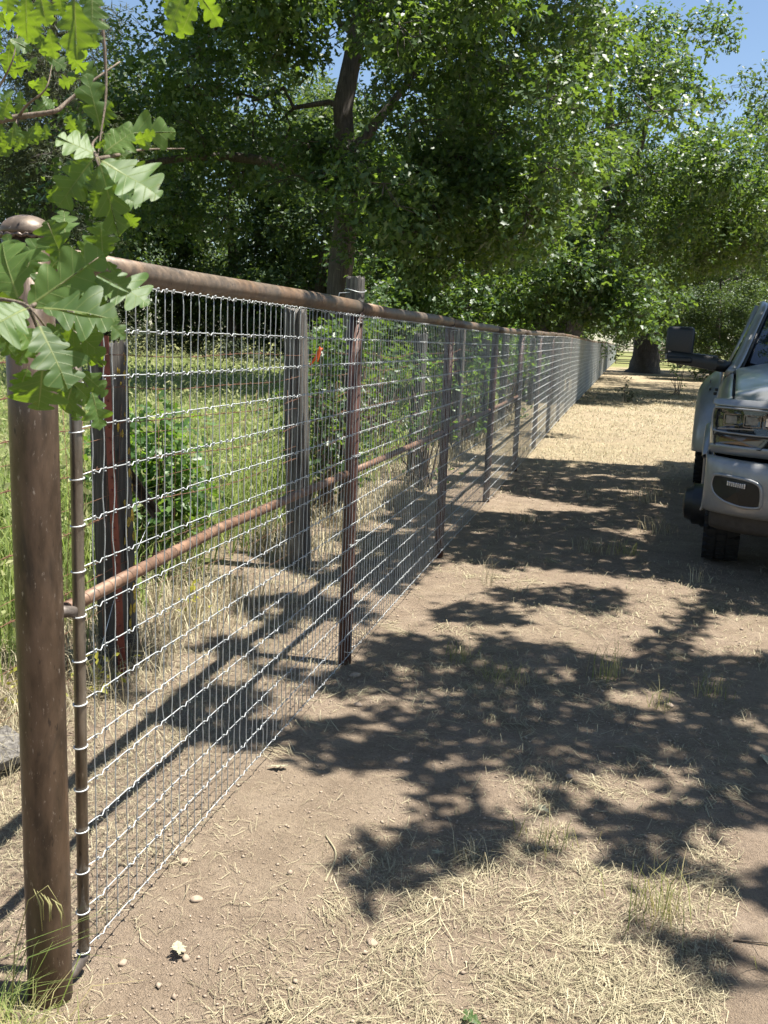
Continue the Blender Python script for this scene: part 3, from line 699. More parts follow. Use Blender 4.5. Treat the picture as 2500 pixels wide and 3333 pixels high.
# lichen scabs on the sunny side of the first post
rr = np.random.default_rng(3)
for i in range(46):
    z = rr.uniform(.15, 1.4); t = z / 1.42
    a = rr.uniform(-.6, .7)
    s = .079 * (1 - .08 * t)
    c = np.array((-1.035 + .055 * (1 - t) + s * max(.75, math.cos(a)) * 1.02, 3.86 + s * math.sin(a) * 1.15, z))
    R = rr.uniform(.006, .018)
    ring = [(c[0] + .002, c[1] + R * math.cos(q) * rr.uniform(.6, 1.2), c[2] + 1.9 * R * math.sin(q) * rr.uniform(.6, 1.2)) for q in np.linspace(0, 6.28, 8)[:-1]]
    mbp = MB().add([tuple(c + (.006, 0, 0))] + ring, [(0, j + 1, (j + 1) % 7 + 1) for j in range(7)])
    mbp.build('lichen', MT['lichen'], wp)
wood_post(-.885, 5.95, .15, 1.64, .075, MT['wood'], 2, 'grey split wooden post with peeling pale side')
wood_post(-1.045, 7.97, .16, 1.975, .0, MT['wood'], 3, 'tall grey wooden post whose top shows above the pipe rail')
for i, y in enumerate((10.3, 12.9, 15.4, 18.0, 20.8, 23.5)):
    wood_post(-1.0 + .02 * y * .3, y, .14, 1.55 + .1 * (i % 2), random.uniform(-.04, .04), MT['wood'], 20 + i)
# pale wire loop round the tall post
z = 1.865
o = MB().tube([(-1.045 + .088 * math.cos(a), 7.97 + .088 * math.sin(a), z + .012 * math.sin(2 * a)) for a in np.linspace(0, 6.28, 24)] + [(-.97, 7.9, 1.86), (-1.15, 7.86, 1.84), (-1.16, 7.86, 1.75)][1:], .0032, 6).build('wire_loop', MT['galv'], old, True)
o.location = -OO
# red T-post with studs
tp = MB()
b0, b1 = np.array((-.872, 3.70, -.2)), np.array((-.955, 3.70, 1.45))
ax = (b1 - b0) / np.linalg.norm(b1 - b0)
def slab(mb, wx, wy, ox, oy):
    q = [(-wx, -wy), (wx, -wy), (wx, wy), (-wx, wy)]
    V = [b0 + np.array((ox + a, oy + c, 0)) for a, c in q] + [b1 + np.array((ox + a, oy + c, 0)) for a, c in q]
    mb.add(V, [(0, 1, 5, 4), (1, 2, 6, 5), (2, 3, 7, 6), (3, 0, 4, 7), (4, 5, 6, 7)])
slab(tp, .0175, .002, 0, 0); slab(tp, .002, .014, 0, .016)
tpo = tp.build('steel_post', MT['tpost'], old, label='dark red steel T-post with studs beside the lichen post'); tpo.location = -OO
for i in range(26):
    c = b0 + (b1 - b0) * ((i + 4) / 31)
    MB().tube([c + (-.0, -.001, 0), c + (-.0, -.006, .001), c + (-.0, -.009, -.001)], [.0052, .005, .003], 6).build('stud', MT['tpost'], tpo, True)
# barbed wire strands
py = [-2, 3.82, 5.95, 7.97, 10.3, 12.9, 15.4, 18, 20.8, 23.5]
px = [-.62, -.93, -.82, -.97, -.93, -.9, -.9, -.9, -.87, -.85]
for si, zz in enumerate((1.37, 1.245, 1.10, .93, .72, .47)):
    rr = np.random.default_rng(60 + si)
    P = []
    yy = np.arange(-2, 23.5, .07)
    xs = np.interp(yy, py, px)
    i0 = np.clip(np.searchsorted(py, yy, 'right') - 1, 0, len(py) - 2)
    tt = (yy - np.array(py)[i0]) / (np.array(py)[i0 + 1] - np.array(py)[i0])
    sag = np.array([rr.uniform(.0, .05) for _ in py])[i0]
    zs = zz - sag * 4 * tt * (1 - tt) + .008 * np.sin(yy * 4 + si) + rise(yy)
    mb = MB()
    mb.tube(np.stack([xs + .0012 * np.sin(yy * 90), yy, zs + .0012 * np.cos(yy * 90)], 1), .0016, 4)
    mb.tube(np.stack([xs - .002 * np.sin(yy * 40), yy, zs - .003 * np.cos(yy * 40)], 1), .0013, 4)
    for y in np.arange(-1, 14, .13):
        x = float(np.interp(y, yy, xs)); z = float(np.interp(y, yy, zs))
        a = rr.uniform(0, 3)
        d = np.array((math.cos(a), .3, math.sin(a))) * .012
        mb.tube([np.array((x, y, z)) - d, np.array((x, y, z)) + d], .0011, 4)
        mb.tube([np.array((x, y + .006, z)) - d[[2, 1, 0]], np.array((x, y + .006, z)) + d[[2, 1, 0]]], .0011, 4)
    o = mb.build('barbed_wire', MT['rust_wire'], old, True); o.location = -OO
# sagging old square mesh between the strands
mb = MB()
rr = np.random.default_rng(90)
for y in np.arange(-1, 9, .16):
    x = float(np.interp(y, py, px)) - .01
    t0 = rr.uniform(-.02, .02)
    mb.tube([(x, y + t0, 1.2 + rr.uniform(-.05, .03)), (x + rr.uniform(-.02, .02), y + rr.uniform(-.03, .03), .8), (x + rr.uniform(-.02, .02), y + rr.uniform(-.03, .03), .35), (x, y, .05)], .0012, 4)
for z in (.12, .3, .52, .8, 1.02):
    yy = np.arange(-2, 9, .2)
    mb.tube(np.stack([np.interp(yy, py, px) - .01, yy, z + .015 * np.sin(yy * 3 + z * 9)], 1), .0012, 4)
o = mb.build('rusty_mesh', MT['rust_wire'], old, True); o.location = -OO

# black angle bar leaning on the lichen post, its bracket at the top
bar = MB()
A, B = np.array((-.985, 3.80, .955)), np.array((-1.03, 4.30, .60))
d = (B - A) / np.linalg.norm(B - A)
s1 = np.cross(d, (0, 0, 1)); s1 /= np.linalg.norm(s1); s2 = np.cross(s1, d)
R = np.stack([s1, d, s2], 1)
bar.box((A + B) / 2, (.006, np.linalg.norm(B - A), .046), R)
bar.box((A + B) / 2 + s2 * .016 + s1 * .016, (.03, np.linalg.norm(B - A), .005), R)
bo = empty('angle_bar', tuple(B), 0, 'black angle iron bar sloping off the lichen covered wooden post', 'metal bar')
o = bar.build('bar', MT['black_steel'], bo); o.location = -Vector(B)
bk = MB().box((A[0] + .01, A[1] + .0, A[2] - .01), (.05, .02, .05)).box((A[0] + .005, A[1] - .01, A[2] - .16), (.018, .012, .28))
o = bk.build('bracket', MT['black_steel'], bo, bevel=.002); o.location = -Vector(B)
# loose white wire
o = MB().tube([(-1.03, 4.3, .62), (-1.0, 4.05, .46), (-.95, 3.75, .31), (-.9, 3.55, .16)], .0017, 6).build('loose_wire', MT['galv'], None, True)
tag(o, 'thin pale wire running down from the black angle bar', 'wire')

# orange flagging tape
base = np.array((-.76, 5.86, 1.30)); tip = np.array((-.68, 5.84, 1.415))
G = []
for t in np.linspace(0, 1, 10):
    c = base + (tip - base) * t + np.array((0, .012 * math.sin(3 * t), -.03 * t * (1 - t)))
    w = .003 + .008 * t
    G.append([c + np.array((w * .7, .004, -w)) * s for s in (-1, 0, 1)])
tp2 = MB().grid(G)
G2 = []
for t in np.linspace(0, 1, 8):
    c = tip + np.array((.004 - .018 * t, -.004 - .01 * t, -.085 * t))
    G2.append([c + np.array((.008 * (1 - .5 * t), .003, 0)) * s for s in (-1, 0, 1)])
tp2.grid(G2)
o = tp2.build('flagging_tape', MT['orange_tape'], None, True)
sm = o.modifiers.new('t', 'SOLIDIFY'); sm.thickness = .0006
tag(o, 'bright orange flagging tape knotted behind the mesh', 'tape')

# weathered board lying left of the corner post
o = MB().box((0, 0, 0), (.17, 1.0, .035)).build('board', MT['wood'], None, bevel=.004)
o.location = (-.98, 2.38, .045); o.rotation_euler = (.03, .25, -.33)
tag(o, 'weathered grey board lying in dry grass behind the corner post', 'board')
# ------------------------------------------------------------------ foliage
LOBED = np.array([(0, 0, 0), (.30, .20, .03), (.43, .10, .0), (.70, .29, .05), (.80, .12, .02), (1, 0, -.06), (.80, -.12, .02), (.70, -.29, .05), (.43, -.10, .0), (.30, -.20, .03)], float)
LOBED_F = np.array([(0, 2, 1), (0, 9, 8), (0, 8, 2), (2, 4, 3), (8, 7, 6), (2, 8, 4), (8, 6, 4), (4, 6, 5)])
KITE = np.array([(0, 0, 0), (.5, .27, .06), (1, 0, -.05), (.5, -.27, .06), (.55, 0, -.02)], float)
KITE_F = np.array([(0, 4, 1), (0, 3, 4), (4, 2, 1), (4, 3, 2)])
NEEDLE = np.array([(0, .0, 0), (.5, .05, .03), (1, 0, 0), (.5, -.05, .03)], float)
NEEDLE_F = np.array([(0, 2, 1), (0, 3, 2)])


def unit(v):
    return v / (np.linalg.norm(v, axis=-1, keepdims=True) + 1e-9)


def leaves_mesh(name, pos, nrm, axis, size, mat, tmpl=(KITE, KITE_F)):
    T, TF = tmpl
    nrm = unit(nrm)
    axis = unit(axis - nrm * (axis * nrm).sum(-1, keepdims=True))
    side = np.cross(nrm, axis)
    s = np.asarray(size)[:, None, None]
    V = pos[:, None] + s * (T[None, :, 0:1] * axis[:, None] + T[None, :, 1:2] * side[:, None] + T[None, :, 2:3] * nrm[:, None])
    F = (TF[None] + (np.arange(len(pos)) * len(T))[:, None, None]).reshape(-1, TF.shape[1])
    return np_mesh(name, V.reshape(-1, 3), F, mat)


def clump_leaves(clumps, per, size, rr, up=.9, out=.5, rnd=.75, droop=.35, flat=.75, ros=6):
    """clumps: (n,4) centre+radius.  Leaves sit in rosettes near the clump surface"""
    P, N, A = [], [], []
    for cx, cy, cz, R in clumps:
        n = max(3, int(per * R * R / ros))
        d = unit(rr.normal(size=(n, 3)))
        rad = R * (.35 + .72 * rr.random(n) ** .6)
        c = d * rad[:, None]
        c[:, 2] *= flat
        c = c[:, None] + rr.normal(0, size * .55, (n, ros, 3))
        dd = np.repeat(d[:, None], ros, 1)
        nn = up * np.array((0, 0, 1.0)) + out * dd + rnd * rr.normal(size=(n, ros, 3))
        aa = rr.normal(size=(n, ros, 3)) + .5 * dd - droop * np.array((0, 0, 1.0))
        P.append((c + (cx, cy, cz)).reshape(-1, 3)); N.append(nn.reshape(-1, 3)); A.append(aa.reshape(-1, 3))
    P, N, A = map(np.vstack, (P, N, A))
    return P, N, A


def make_tree(name, label, loc, trunk, clumps, per, size, mat, seed, tmpl=(KITE, KITE_F), cat='tree', group=None, limb=.45, sides=8, twigs=5):
    """trunk: list of (x,y,z,r) local; clumps (n,4) local"""
    rr = np.random.default_rng(seed)
    root = empty(name, loc, 0, label, cat, group)
    mb = MB()
    tr = np.array(trunk, float)
    # smooth the trunk path, flare and gnarl it
    tt = np.linspace(0, len(tr) - 1, len(tr) * 4 - 3)
    path = np.stack([np.interp(tt, np.arange(len(tr)), tr[:, i]) for i in range(4)], 1)
    V, F = tube(path[:, :3], path[:, 3], 16)
    V = np.array(V)
    nrings = len(path)
    for i in range(nrings):
        for j in range(16):
            k = i * 16 + j
            cvec = V[k] - path[i, :3]
            V[k] = path[i, :3] + cvec * (1 + .12 * math.sin(3 * j * .39 + i * .5 + seed) + .07 * math.sin(7 * j * .39 + i))
    mb.add(V, F)
    nodes = [tuple(p) for p in path[int(nrings * limb):]]
    order = np.argsort(np.linalg.norm(clumps[:, :3] - path[-1, :3], axis=1) + .0 * clumps[:, 2])
    for ci in order:
        c = clumps[ci]
        N = np.array(nodes)
        dv = c[:3] - N[:, :3]
        dist = np.linalg.norm(dv, axis=1) + .5 * np.maximum(0, -dv[:, 2])
        b = N[np.argmin(dist - 1.0 * N[:, 3])]
        L = np.linalg.norm(c[:3] - b[:3])
        if L < .15: continue
        n = 6
        t = np.linspace(0, 1, n)[:, None]
        wob = rr.normal(0, .07 * L, (n, 3)) * (t * (1 - t) * 4)
        mid = np.array((0, 0, .12 * L)) * (t * (1 - t) * 4)
        pts = b[:3] + (c[:3] - b[:3]) * t + wob + mid
        r0 = min(b[3] * .72, .018 + .022 * L); r1 = max(.008, r0 * .4)
        rad = np.linspace(r0, r1, n)
        mb.tube(pts, rad, sides, False)
        for q in range(1, n): nodes.append((*pts[q], rad[q]))
        for q in range(twigs):
            d = unit(rr.normal(size=3)) * c[3] * rr.uniform(.6, 1.0)
            e = c[:3] + d * (1, 1, .75)
            mid = (c[:3] + e) / 2 + rr.normal(0, .08 * c[3], 3)
            mb.tube([pts[-2], mid, e], [r1 * .8, .006, .003], 4, False)
    mb.build('trunk', MT['bark'], root, True)
    P, N, A = clump_leaves(clumps, per, size, rr)
    me = leaves_mesh('crown', P, N, A, size * rr.uniform(.7, 1.25, len(P)), mat, tmpl)
    link('crown', me, root)
    return root


def crown_clumps(rr, n, c, rad, rmin, rmax, zmin=None, shell=.55):
    out = []
    while len(out) < n:
        d = unit(rr.normal(size=3)) * (shell + (1 - shell) * rr.random()) 
        p = np.array(c) + d * np.array(rad) * rr.uniform(.75, 1.08)
        if zmin is not None and p[2] < zmin: p[2] = zmin + rr.random() * .8
        out.append((*p, rr.uniform(rmin, rmax)))
    return np.array(out)

# --- the dark oak over the middle of the fence
rr = np.random.default_rng(21)
T1 = np.array((-3.72, 17.0, .08))
cl = np.vstack([
    crown_clumps(rr, 120, (.3, .0, 4.6), (4.3, 3.6, 3.0), .35, .68, 2.0, .45),
    crown_clumps(rr, 26, (1.6, -1.4, 2.9), (2.2, 2.0, 1.0), .35, .6, 1.75, .3),
    crown_clumps(rr, 18, (-2.6, -.6, 3.1), (1.7, 1.6, 1.2), .35, .6, 1.9, .3),
    crown_clumps(rr, 60, (.4, .5, 8.0), (3.8, 3.4, 1.8), .6, 1.0)])
# open air round the trunk, under the main limbs
cl = cl[~((np.abs(cl[:, 0] + .1) < .95) & (cl[:, 2] - cl[:, 3] * .6 < 3.7) & (cl[:, 1] < 1.2))]
cl = cl[~((cl[:, 0] < -1) & (cl[:, 2] < 3.4) & (rr.random(len(cl)) < .25))]
cl = cl[cl[:, 0] > -3.1]
cl = np.vstack([cl, crown_clumps(rr, 20, (.2, -3.0, 4.6), (2.6, 1.3, .7), .35, .55, 3.9, .2), crown_clumps(rr, 14, (.1, -1.6, 3.1), (1.1, .7, .8), .22, .36, 2.3, .1)])
make_tree('oak_tree', 'dark leafy oak whose trunk rises behind the tall wooden post', tuple(T1),
          [(0, 0, -.2, .26), (0, 0, .5, .2), (-.04, 0, 1.6, .165), (.03, 0, 2.9, .15), (-.1, .1, 4.2, .13), (.2, .2, 6, .10), (.1, 0, 8, .05)],
          cl, 1500, .108, MT['leaf_oak'], 5, (LOBED, LOBED_F), group='oaks along the fence')
t1 = bpy.data.objects['oak_tree']
t1.scale = (1.26, 1.26, 1.26)
for pts, r in (([(0, 0, 3.0), (-.7, -.3, 3.35), (-1.7, -.6, 3.45), (-2.9, -.9, 3.25)], .10), ([(0, 0, 2.9), (.6, -.3, 3.3), (1.4, -.8, 3.4), (2.3, -1.3, 3.2)], .085), ([(0, 0, 3.5), (.5, .2, 4.2), (1.2, .4, 5.2)], .09)):
    MB().tube(cat(pts, 5), np.linspace(r, r * .35, 5 * 3 + 1 if len(pts) == 4 else 11), 10).build('limb', MT['bark'], t1, True)

# --- archetype crowns, shared by the farther trees
def archetype(seed, R, H, zmin, n, per, size, mat, name, label, loc, trunk, rs=(.6, 1.1), group=None, cx=0.0, **kw):
    rr = np.random.default_rng(seed)
    c = crown_clumps(rr, n, (cx, 0, (H + zmin) / 2), (R, R, (H - zmin) / 2), rs[0], rs[1], zmin, .5)
    return make_tree(name, label, loc, trunk, c, per, size, mat, seed, group=group, **kw)

# second oak: leaning trunk over the fence
rr = np.random.default_rng(33)
c2 = np.vstack([crown_clumps(rr, 105, (.6, 0, 7.0), (5.4, 4.6, 4.6), .5, .95, 2.4, .5), crown_clumps(rr, 34, (.3, -3.5, 3.0), (3.2, 1.6, 1.3), .5, .8, 1.5, .3),
                crown_clumps(rr, 24, (-3.4, -5, 2.6), (2.0, 2.4, 1.4), .4, .75, 1.2, .2)])
c2 = c2[~((c2[:, 0] > 3.7) & (c2[:, 2] > 8.0))]
c2 = np.vstack([c2, crown_clumps(rr, 92, (5.0, 4.0, 5.2), (3.4, 7.5, 1.5), .45, .85, 3.2, .1)])
oak2 = make_tree('oak_tree', 'oak with forked leaning trunk just left of the path', (-.75, 29.5, .1),
                 [(-.2, 0, -.2, .55), (0, 0, .6, .42), (.25, 0, 1.6, .36), (.9, 0, 2.8, .31), (1.3, .2, 4.2, .24), (1.2, .3, 6.5, .16), (1, 0, 9, .07)],
                 c2, 760, .165, MT['leaf_oak'], 7, (LOBED, LOBED_F), group='oaks along the fence')
for pts, r in (([(.9, 0, 3.0), (.2, -1.4, 4.4), (-1.0, -2.6, 5.0), (-2.6, -3.2, 5.2)], .15), ([(1.2, 0, 4.4), (1.9, -1.0, 6.2), (2.2, -1.6, 8.0)], .13)):
    MB().tube(cat(pts, 5), np.linspace(r, r * .3, 5 * (len(pts) - 1) + 1), 10).build('limb', MT['bark'], oak2, True)
fork = MB().tube([(.05, 0, .7), (-.35, .1, 1.8), (-.6, .2, 3.2), (-.9, .1, 5)], [.3, .26, .2, .1], 10).build('limb', MT['bark'], oak2, True)

# big trunk at the end of the path
rr = np.random.default_rng(44)
c3 = np.vstack([crown_clumps(rr, 100, (0, 0, 8.0), (8.5, 6, 5.2), .9, 1.6, 3.0, .5), crown_clumps(rr, 30, (1.5, -5.0, 3.4), (6, 2.0, 1.2), .6, .95, 2.4, .3)])
oak3 = make_tree('oak_tree', 'broad old oak with massive trunk at the end of the path', (2.62, 58, .2),
                 [(0, 0, -.3, 1.15), (0, 0, .25, .84), (-.05, 0, 1.2, .68), (.0, 0, 2.6, .66), (.3, 0, 4, .55), (.8, 0, 6, .36), (.5, 0, 9, .15)],
                 c3, 250, .24, MT['leaf_far'], 9, group='oaks along the fence')

for pts, r in (([(.2, 0, 3.0), (1.6, -2.2, 4.2), (3.6, -4.4, 4.8), (6.2, -6.0, 6.6)], .34), ([(.2, 0, 3.2), (-1.4, -2.6, 5.0), (-2.6, -4.4, 7.4)], .30), ([(.4, 0, 4.0), (2.0, -2.4, 6.6), (3.0, -4.2, 9.4)], .26)):
    MB().tube(cat(pts, 5), np.linspace(r, r * .3, 5 * (len(pts) - 1) + 1), 10).build('limb', MT['bark'], oak3, True)

arch = archetype(51, 4.6, 11.5, .9, 95, 420, .19, MT['leaf_far'], 'oak_tree', 'rounded green oak at the far edge of the field, first from the path', (-4.0, 36, .1),
                 [(0, 0, -.2, .4), (0, 0, 1, .3), (.2, 0, 3, .22), (0, .2, 6, .16), (.1, 0, 9.5, .06)], group='trees beyond the field')
arch2 = archetype(52, 4.0, 9.5, .5, 85, 440, .18, MT['leaf_far'], 'oak_tree', 'dense low branching oak at the far edge of the field', (-8.4, 31.5, .1),
                  [(0, 0, -.2, .34), (0, 0, .8, .26), (-.2, 0, 2.6, .2), (0, .2, 5, .14), (.1, 0, 8, .05)], group='trees beyond the field')
arch3 = archetype(53, 5.2, 13.0, 3.2, 92, 200, .18, MT['leaf_far'], 'oak_tree', 'airy oak with bare branches showing against the sky, behind the truck', (8.6, 41.5, .15),
                  [(0, 0, -.2, .5), (0, 0, 1, .4), (-.3, 0, 3, .32), (-.2, .2, 6, .2), (.1, 0, 9.5, .08)], rs=(.6, 1.1), twigs=9, group='trees beyond the truck', cx=-2.0)
k = 0
for src, x, y, s, rz, lab, grp in (
    (arch, -12.4, 33.5, 1.0, 1.3, 'tall green oak beyond the field, left of the dense low oak', 'trees beyond the field'),
    (arch2, -16.3, 31.0, 1.05, 2.4, 'bushy oak beyond the field, behind the foreground leaves', 'trees beyond the field'),
    (arch, -20.5, 36.0, 1.1, 4.0, 'tall oak at the far left end of the field', 'trees beyond the field'),
    (arch2, -24.5, 32.0, 1.1, 5.2, 'low oak at the far left of the field, beside the pine', 'trees beyond the field'),
    (arch, -9.5, 41.0, 1.25, .7, 'taller oak standing behind the dense low oak', 'trees beyond the field'),
    (arch2, -.9, 46.0, 1.15, 3.1, 'oak behind the forked leaning oak', 'trees beyond the field'),
    (arch, 11.5, 47.0, .85, 2.2, 'low rounded oak behind the truck', 'trees beyond the truck'),
    (arch2, 6.6, 66.0, 1.1, 1.1, 'shaded oak far behind the truck mirror', 'trees beyond the truck'),
    (arch2, -3.5, 78.0, 1.25, 4.4, 'distant oak past the end of the fence', 'trees beyond the truck'),
    (arch, 3.4, 112.0, 1.2, 5.0, 'most distant oak, seen past the massive trunk', 'trees beyond the truck'),
    (arch2, 14.0, 90.0, 1.5, .3, 'distant broad oak at the edge of the pasture', 'trees beyond the truck'),
    (arch2, 5.6, 49.5, .62, 2.9, 'small oak with low branches behind the truck cab', 'trees beyond the truck')):
    c = copy_tree(src)
    c.location = (x, y, .1); c.scale = (s, s, s); c.rotation_euler = (0, 0, rz)
    tag(c, lab, 'tree', grp)

# grey pine at the far left
rr = np.random.default_rng(61)
cp_ = crown_clumps(rr, 70, (0, 0, 6.5), (2.6, 2.6, 5.2), .45, .9, 1.2, .3)
make_tree('pine_tree', 'sparse grey pine with thin needles behind the bright leaves', (-13.6, 24.0, 0),
          [(0, 0, -.2, .26), (0, 0, 2, .2), (.1, 0, 6, .14), (0, 0, 11.5, .04)], cp_, 800, .26, MT['leaf_grey'], 62, (NEEDLE, NEEDLE_F), twigs=10)

# --- shrubs
def shrub(name, label, loc, R, H, n, per, size, mat, seed, tmpl=(LOBED, LOBED_F), group=None, rs=(.16, .3)):
    rr = np.random.default_rng(seed)
    c = crown_clumps(rr, n, (0, 0, H * .52), (R, R, H * .5), rs[0], rs[1], .12, .35)
    root = empty(name, loc, 0, label, 'shrub', group)
    mb = MB()
    for q in c:
        b = rr.normal(0, .06, 2)
        m = np.array((q[0] * .5, q[1] * .5, q[2] * .6)) + rr.normal(0, .05, 3)
        mb.tube([(b[0], b[1], -.02), m, q[:3]], [.012, .008, .003], 4, False)
    mb.build('stems', MT['twig'], root, True)
    P, N, A = clump_leaves(c, per, size, rr, up=.7, out=.5, ros=5)
    link('leaves', leaves_mesh('leaves', P, N, A, size * rr.uniform(.6, 1.2, len(P)), mat, tmpl), root)
    return root
shrub('oak_sapling', 'bright green oak sapling growing behind the first mesh panel', (-1.58, 5.35, 0), .22, 1.02, 24, 1700, .085, MT['leaf_shrub'], 71)
grp = 'shrubs tangled in the old fence'
shrub('wild_shrub', 'dark shrub beside the split grey wooden post', (-1.2, 7.75, 0), .32, 1.5, 24, 900, .075, MT['leaf_oak'], 72, group=grp)
shrub('wild_shrub', 'tall shaded shrub behind the tall wooden post', (-1.55, 9.3, 0), .65, 2.0, 44, 800, .075, MT['leaf_oak'], 73, group=grp)
shrub('wild_shrub', 'loose pale shrub poking through the mesh by the third pipe post', (-.75, 9.7, 0), .42, 1.35, 22, 420, .06, MT['leaf_shrub'], 74, group=grp)
shrub('wild_shrub', 'wide shrub below the dark oak', (-1.7, 11.4, 0), .95, 2.1, 46, 700, .08, MT['leaf_oak'], 75, group=grp)
shrub('wild_shrub', 'shrub by the fourth pipe post with vines over the rail', (-.9, 13.6, .02), .6, 1.75, 28, 520, .075, MT['leaf_shrub'], 76, group=grp)
shrub('wild_shrub', 'leafy shrub behind the mesh past the dark oak', (-1.5, 16.2, .05), .9, 2.2, 36, 560, .085, MT['leaf_shrub'], 77, group=grp)
shrub('wild_shrub', 'shrub leaning on the fence well past the dark oak', (-.95, 19.5, .08), .8, 1.9, 30, 480, .09, MT['leaf_shrub'], 78, group=grp)
shrub('wild_shrub', 'bright shrub at the foot of the forked oak', (-1.3, 24.0, .1), 1.0, 2.0, 34, 420, .1, MT['leaf_shrub'], 79, group=grp)
shrub('wild_shrub', 'low bright shrub on the fence line near the far gate', (-.6, 44.0, .15), 1.4, 2.6, 30, 260, .14, MT['leaf_shrub'], 80, group=grp)
sg = 'grey brush across the field'
b1 = shrub('field_brush', 'pale grey brush across the field, below the tall oak', (-13.5, 28.5, 0), 1.7, 1.9, 38, 420, .12, MT['leaf_grey'], 81, (KITE, KITE_F), sg, (.3, .5))
for x, y, s, lab in ((-9.6, 27.5, .8, 'small grey brush across the field, nearest the old fence'), (-17.5, 27.8, 1.15, 'largest grey brush across the field'), (-6.4, 28.2, .9, 'grey brush across the field beside the forked oak'), (-21.5, 27.0, 1.2, 'grey brush at the left end of the field')):
    c = copy_tree(b1); c.location = (x, y, 0); c.scale = (s, s, s); c.rotation_euler = (0, 0, x); tag(c, lab, 'shrub', sg)
hg = 'undergrowth beneath the trees beyond the field'
h1 = shrub('dark_thicket', 'dark thicket under the trees, behind the orange tape', (-6.3, 33.0, 0), 2.6, 3.8, 46, 330, .17, MT['leaf_far'], 85, (KITE, KITE_F), hg, (.55, .9))
for i, (x, y, s, lab) in enumerate(((-10.2, 34.5, 1.0, 'dark thicket under the trees, between the two wooden posts'), (-14.2, 35, 1.1, 'dark thicket under the trees, above the green sapling'), (-18.3, 33, 1.0, 'dark thicket under the trees, behind the hanging leaves'), (-22.3, 34, 1.1, 'dark thicket under the trees, behind the corner post'), (-26.5, 34, 1.2, 'dark thicket at the left end of the field'), (-2.6, 39, 1.0, 'dark thicket behind the forked oak'), (-2.0, 52, 1.1, 'dark thicket behind the far fence'), (7.6, 52, 1.0, 'dark thicket behind the truck roof'), (11.5, 56, 1.2, 'dark thicket behind the truck windscreen'), (6.0, 83, 1.1, 'distant thicket behind the mirror'), (-13.0, 45, 1.7, 'tall dark thicket deep behind the field, above the green sapling'), (-19.5, 46, 1.7, 'tall dark thicket deep behind the field, above the red steel post'), (-26.5, 46, 1.8, 'tall dark thicket deep behind the field, past the corner post'), (-33.0, 44, 1.8, 'tall dark thicket deep behind the left end of the field'), (-7.5, 47, 1.6, 'tall dark thicket deep behind the field, above the split wooden post'))):
    c = copy_tree(h1); c.location = (x, y, .05); c.scale = (s, s, s); c.rotation_euler = (0, 0, 1.7 * i); tag(c, lab, 'shrub', hg)
shrub('leafy_sapling', 'little sapling with a thin dark stem beside the path', (3.05, 33.0, .1), .5, 1.6, 8, 200, .1, MT['leaf_shrub'], 83, rs=(.15, .25))
shrub('leafy_weed', 'pale leafy weed lying on the shaded path', (1.45, 27.0, .1), .22, .28, 8, 500, .09, MT['leaf_grey'], 84, rs=(.08, .14))

# --- oak standing right of the camera: its crown shades the path
def inpoly(px, py_, poly):
    c = np.zeros(len(px), bool)
    n = len(poly)
    for i in range(n):
        x1, y1 = poly[i]; x2, y2 = poly[i - 1]
        cond = ((y1 > py_) != (y2 > py_))
        with np.errstate(divide='ignore', invalid='ignore'):
            c ^= cond & (px < (x2 - x1) * (py_ - y1) / (y2 - y1 + 1e-12) + x1)
    return c
rr = np.random.default_rng(91)
n = 420000
sx = rr.uniform(-2.2, 4.6, n); sy = rr.uniform(1.2, 13.6, n)
jx = sx + rr.normal(0, .035, n); jy = sy + rr.normal(0, .04, n)
mk = np.zeros(n, bool)
for p in SHADE: mk |= inpoly(jx, jy, p)
for p in SUNSPOT: mk &= ~inpoly(jx, jy, p)
nz = vnoise(sx, sy, .22, 7) * .5 + vnoise(sx, sy, .09, 8) * .5
mk &= nz > .285
# broken bands of shade farther along
band = (sx < 2.2) & (sx > -.9) & (sy > 6.9) & (sy < 12.9) & (vnoise(sx * .4, sy + .12 * np.sin(3 * sx), .34, 14) * .65 + vnoise(sx, sy, .16, 15) * .35 > .46)
band |= (sx < -.05) & (sx > -1.4) & (sy > 3.2) & (sy < 7) & (vnoise(sx * .7, sy, .42, 16) * .65 + vnoise(sx, sy, .16, 17) * .35 > .60)
mk |= band
# over the truck and out of the picture on the right
out = (sx > 1.75) & (sy > 5.9) & (vnoise(sx, sy, .6, 9) * .6 + vnoise(sx, sy, .22, 10) * .4 > .40)
out |= (sx > 2.3) & (sy < 5.9) & (vnoise(sx, sy, .6, 9) * .6 + vnoise(sx, sy, .22, 10) * .4 > .45)
mk |= out
idx = np.flatnonzero(mk)
area = len(idx) / n * 6.8 * 12.4
want = min(len(idx), int(area * 1900))
idx = rr.choice(idx, want, False)
zz = 4.3 + .20 * np.clip(sy[idx] - 3, 0, 12) + rr.random(len(idx)) ** 1.2 * 1.5
S = np.array((SUN.x / SUN.z, SUN.y / SUN.z))
P = np.stack([sx[idx] + S[0] * zz, sy[idx] + S[1] * zz, zz], 1)
N = np.array((0, 0, 1.0)) + .55 * rr.normal(size=P.shape)
A = rr.normal(size=P.shape)
TR = np.array((8.2, 4.6, 0))
shade = empty('shade_oak', tuple(TR), 0, 'oak beside the path whose crown hangs over the truck', 'tree', 'oaks along the fence')
me = leaves_mesh('crown', P - TR, N, A, rr.uniform(.075, .125, len(P)), MT['leaf_oak'], (KITE, KITE_F))
link('crown', me, shade)
mb = MB()
mb.tube([(0, 0, -.3), (0, 0, .4), (-.1, 0, 1.6), (-.3, .2, 3.0), (-.5, .3, 4.0)], [.62, .45, .38, .34, .26], 16)
nodes = [np.array((-.5, .3, 4.0, .22)), np.array((-.3, .2, 3.0, .26))]
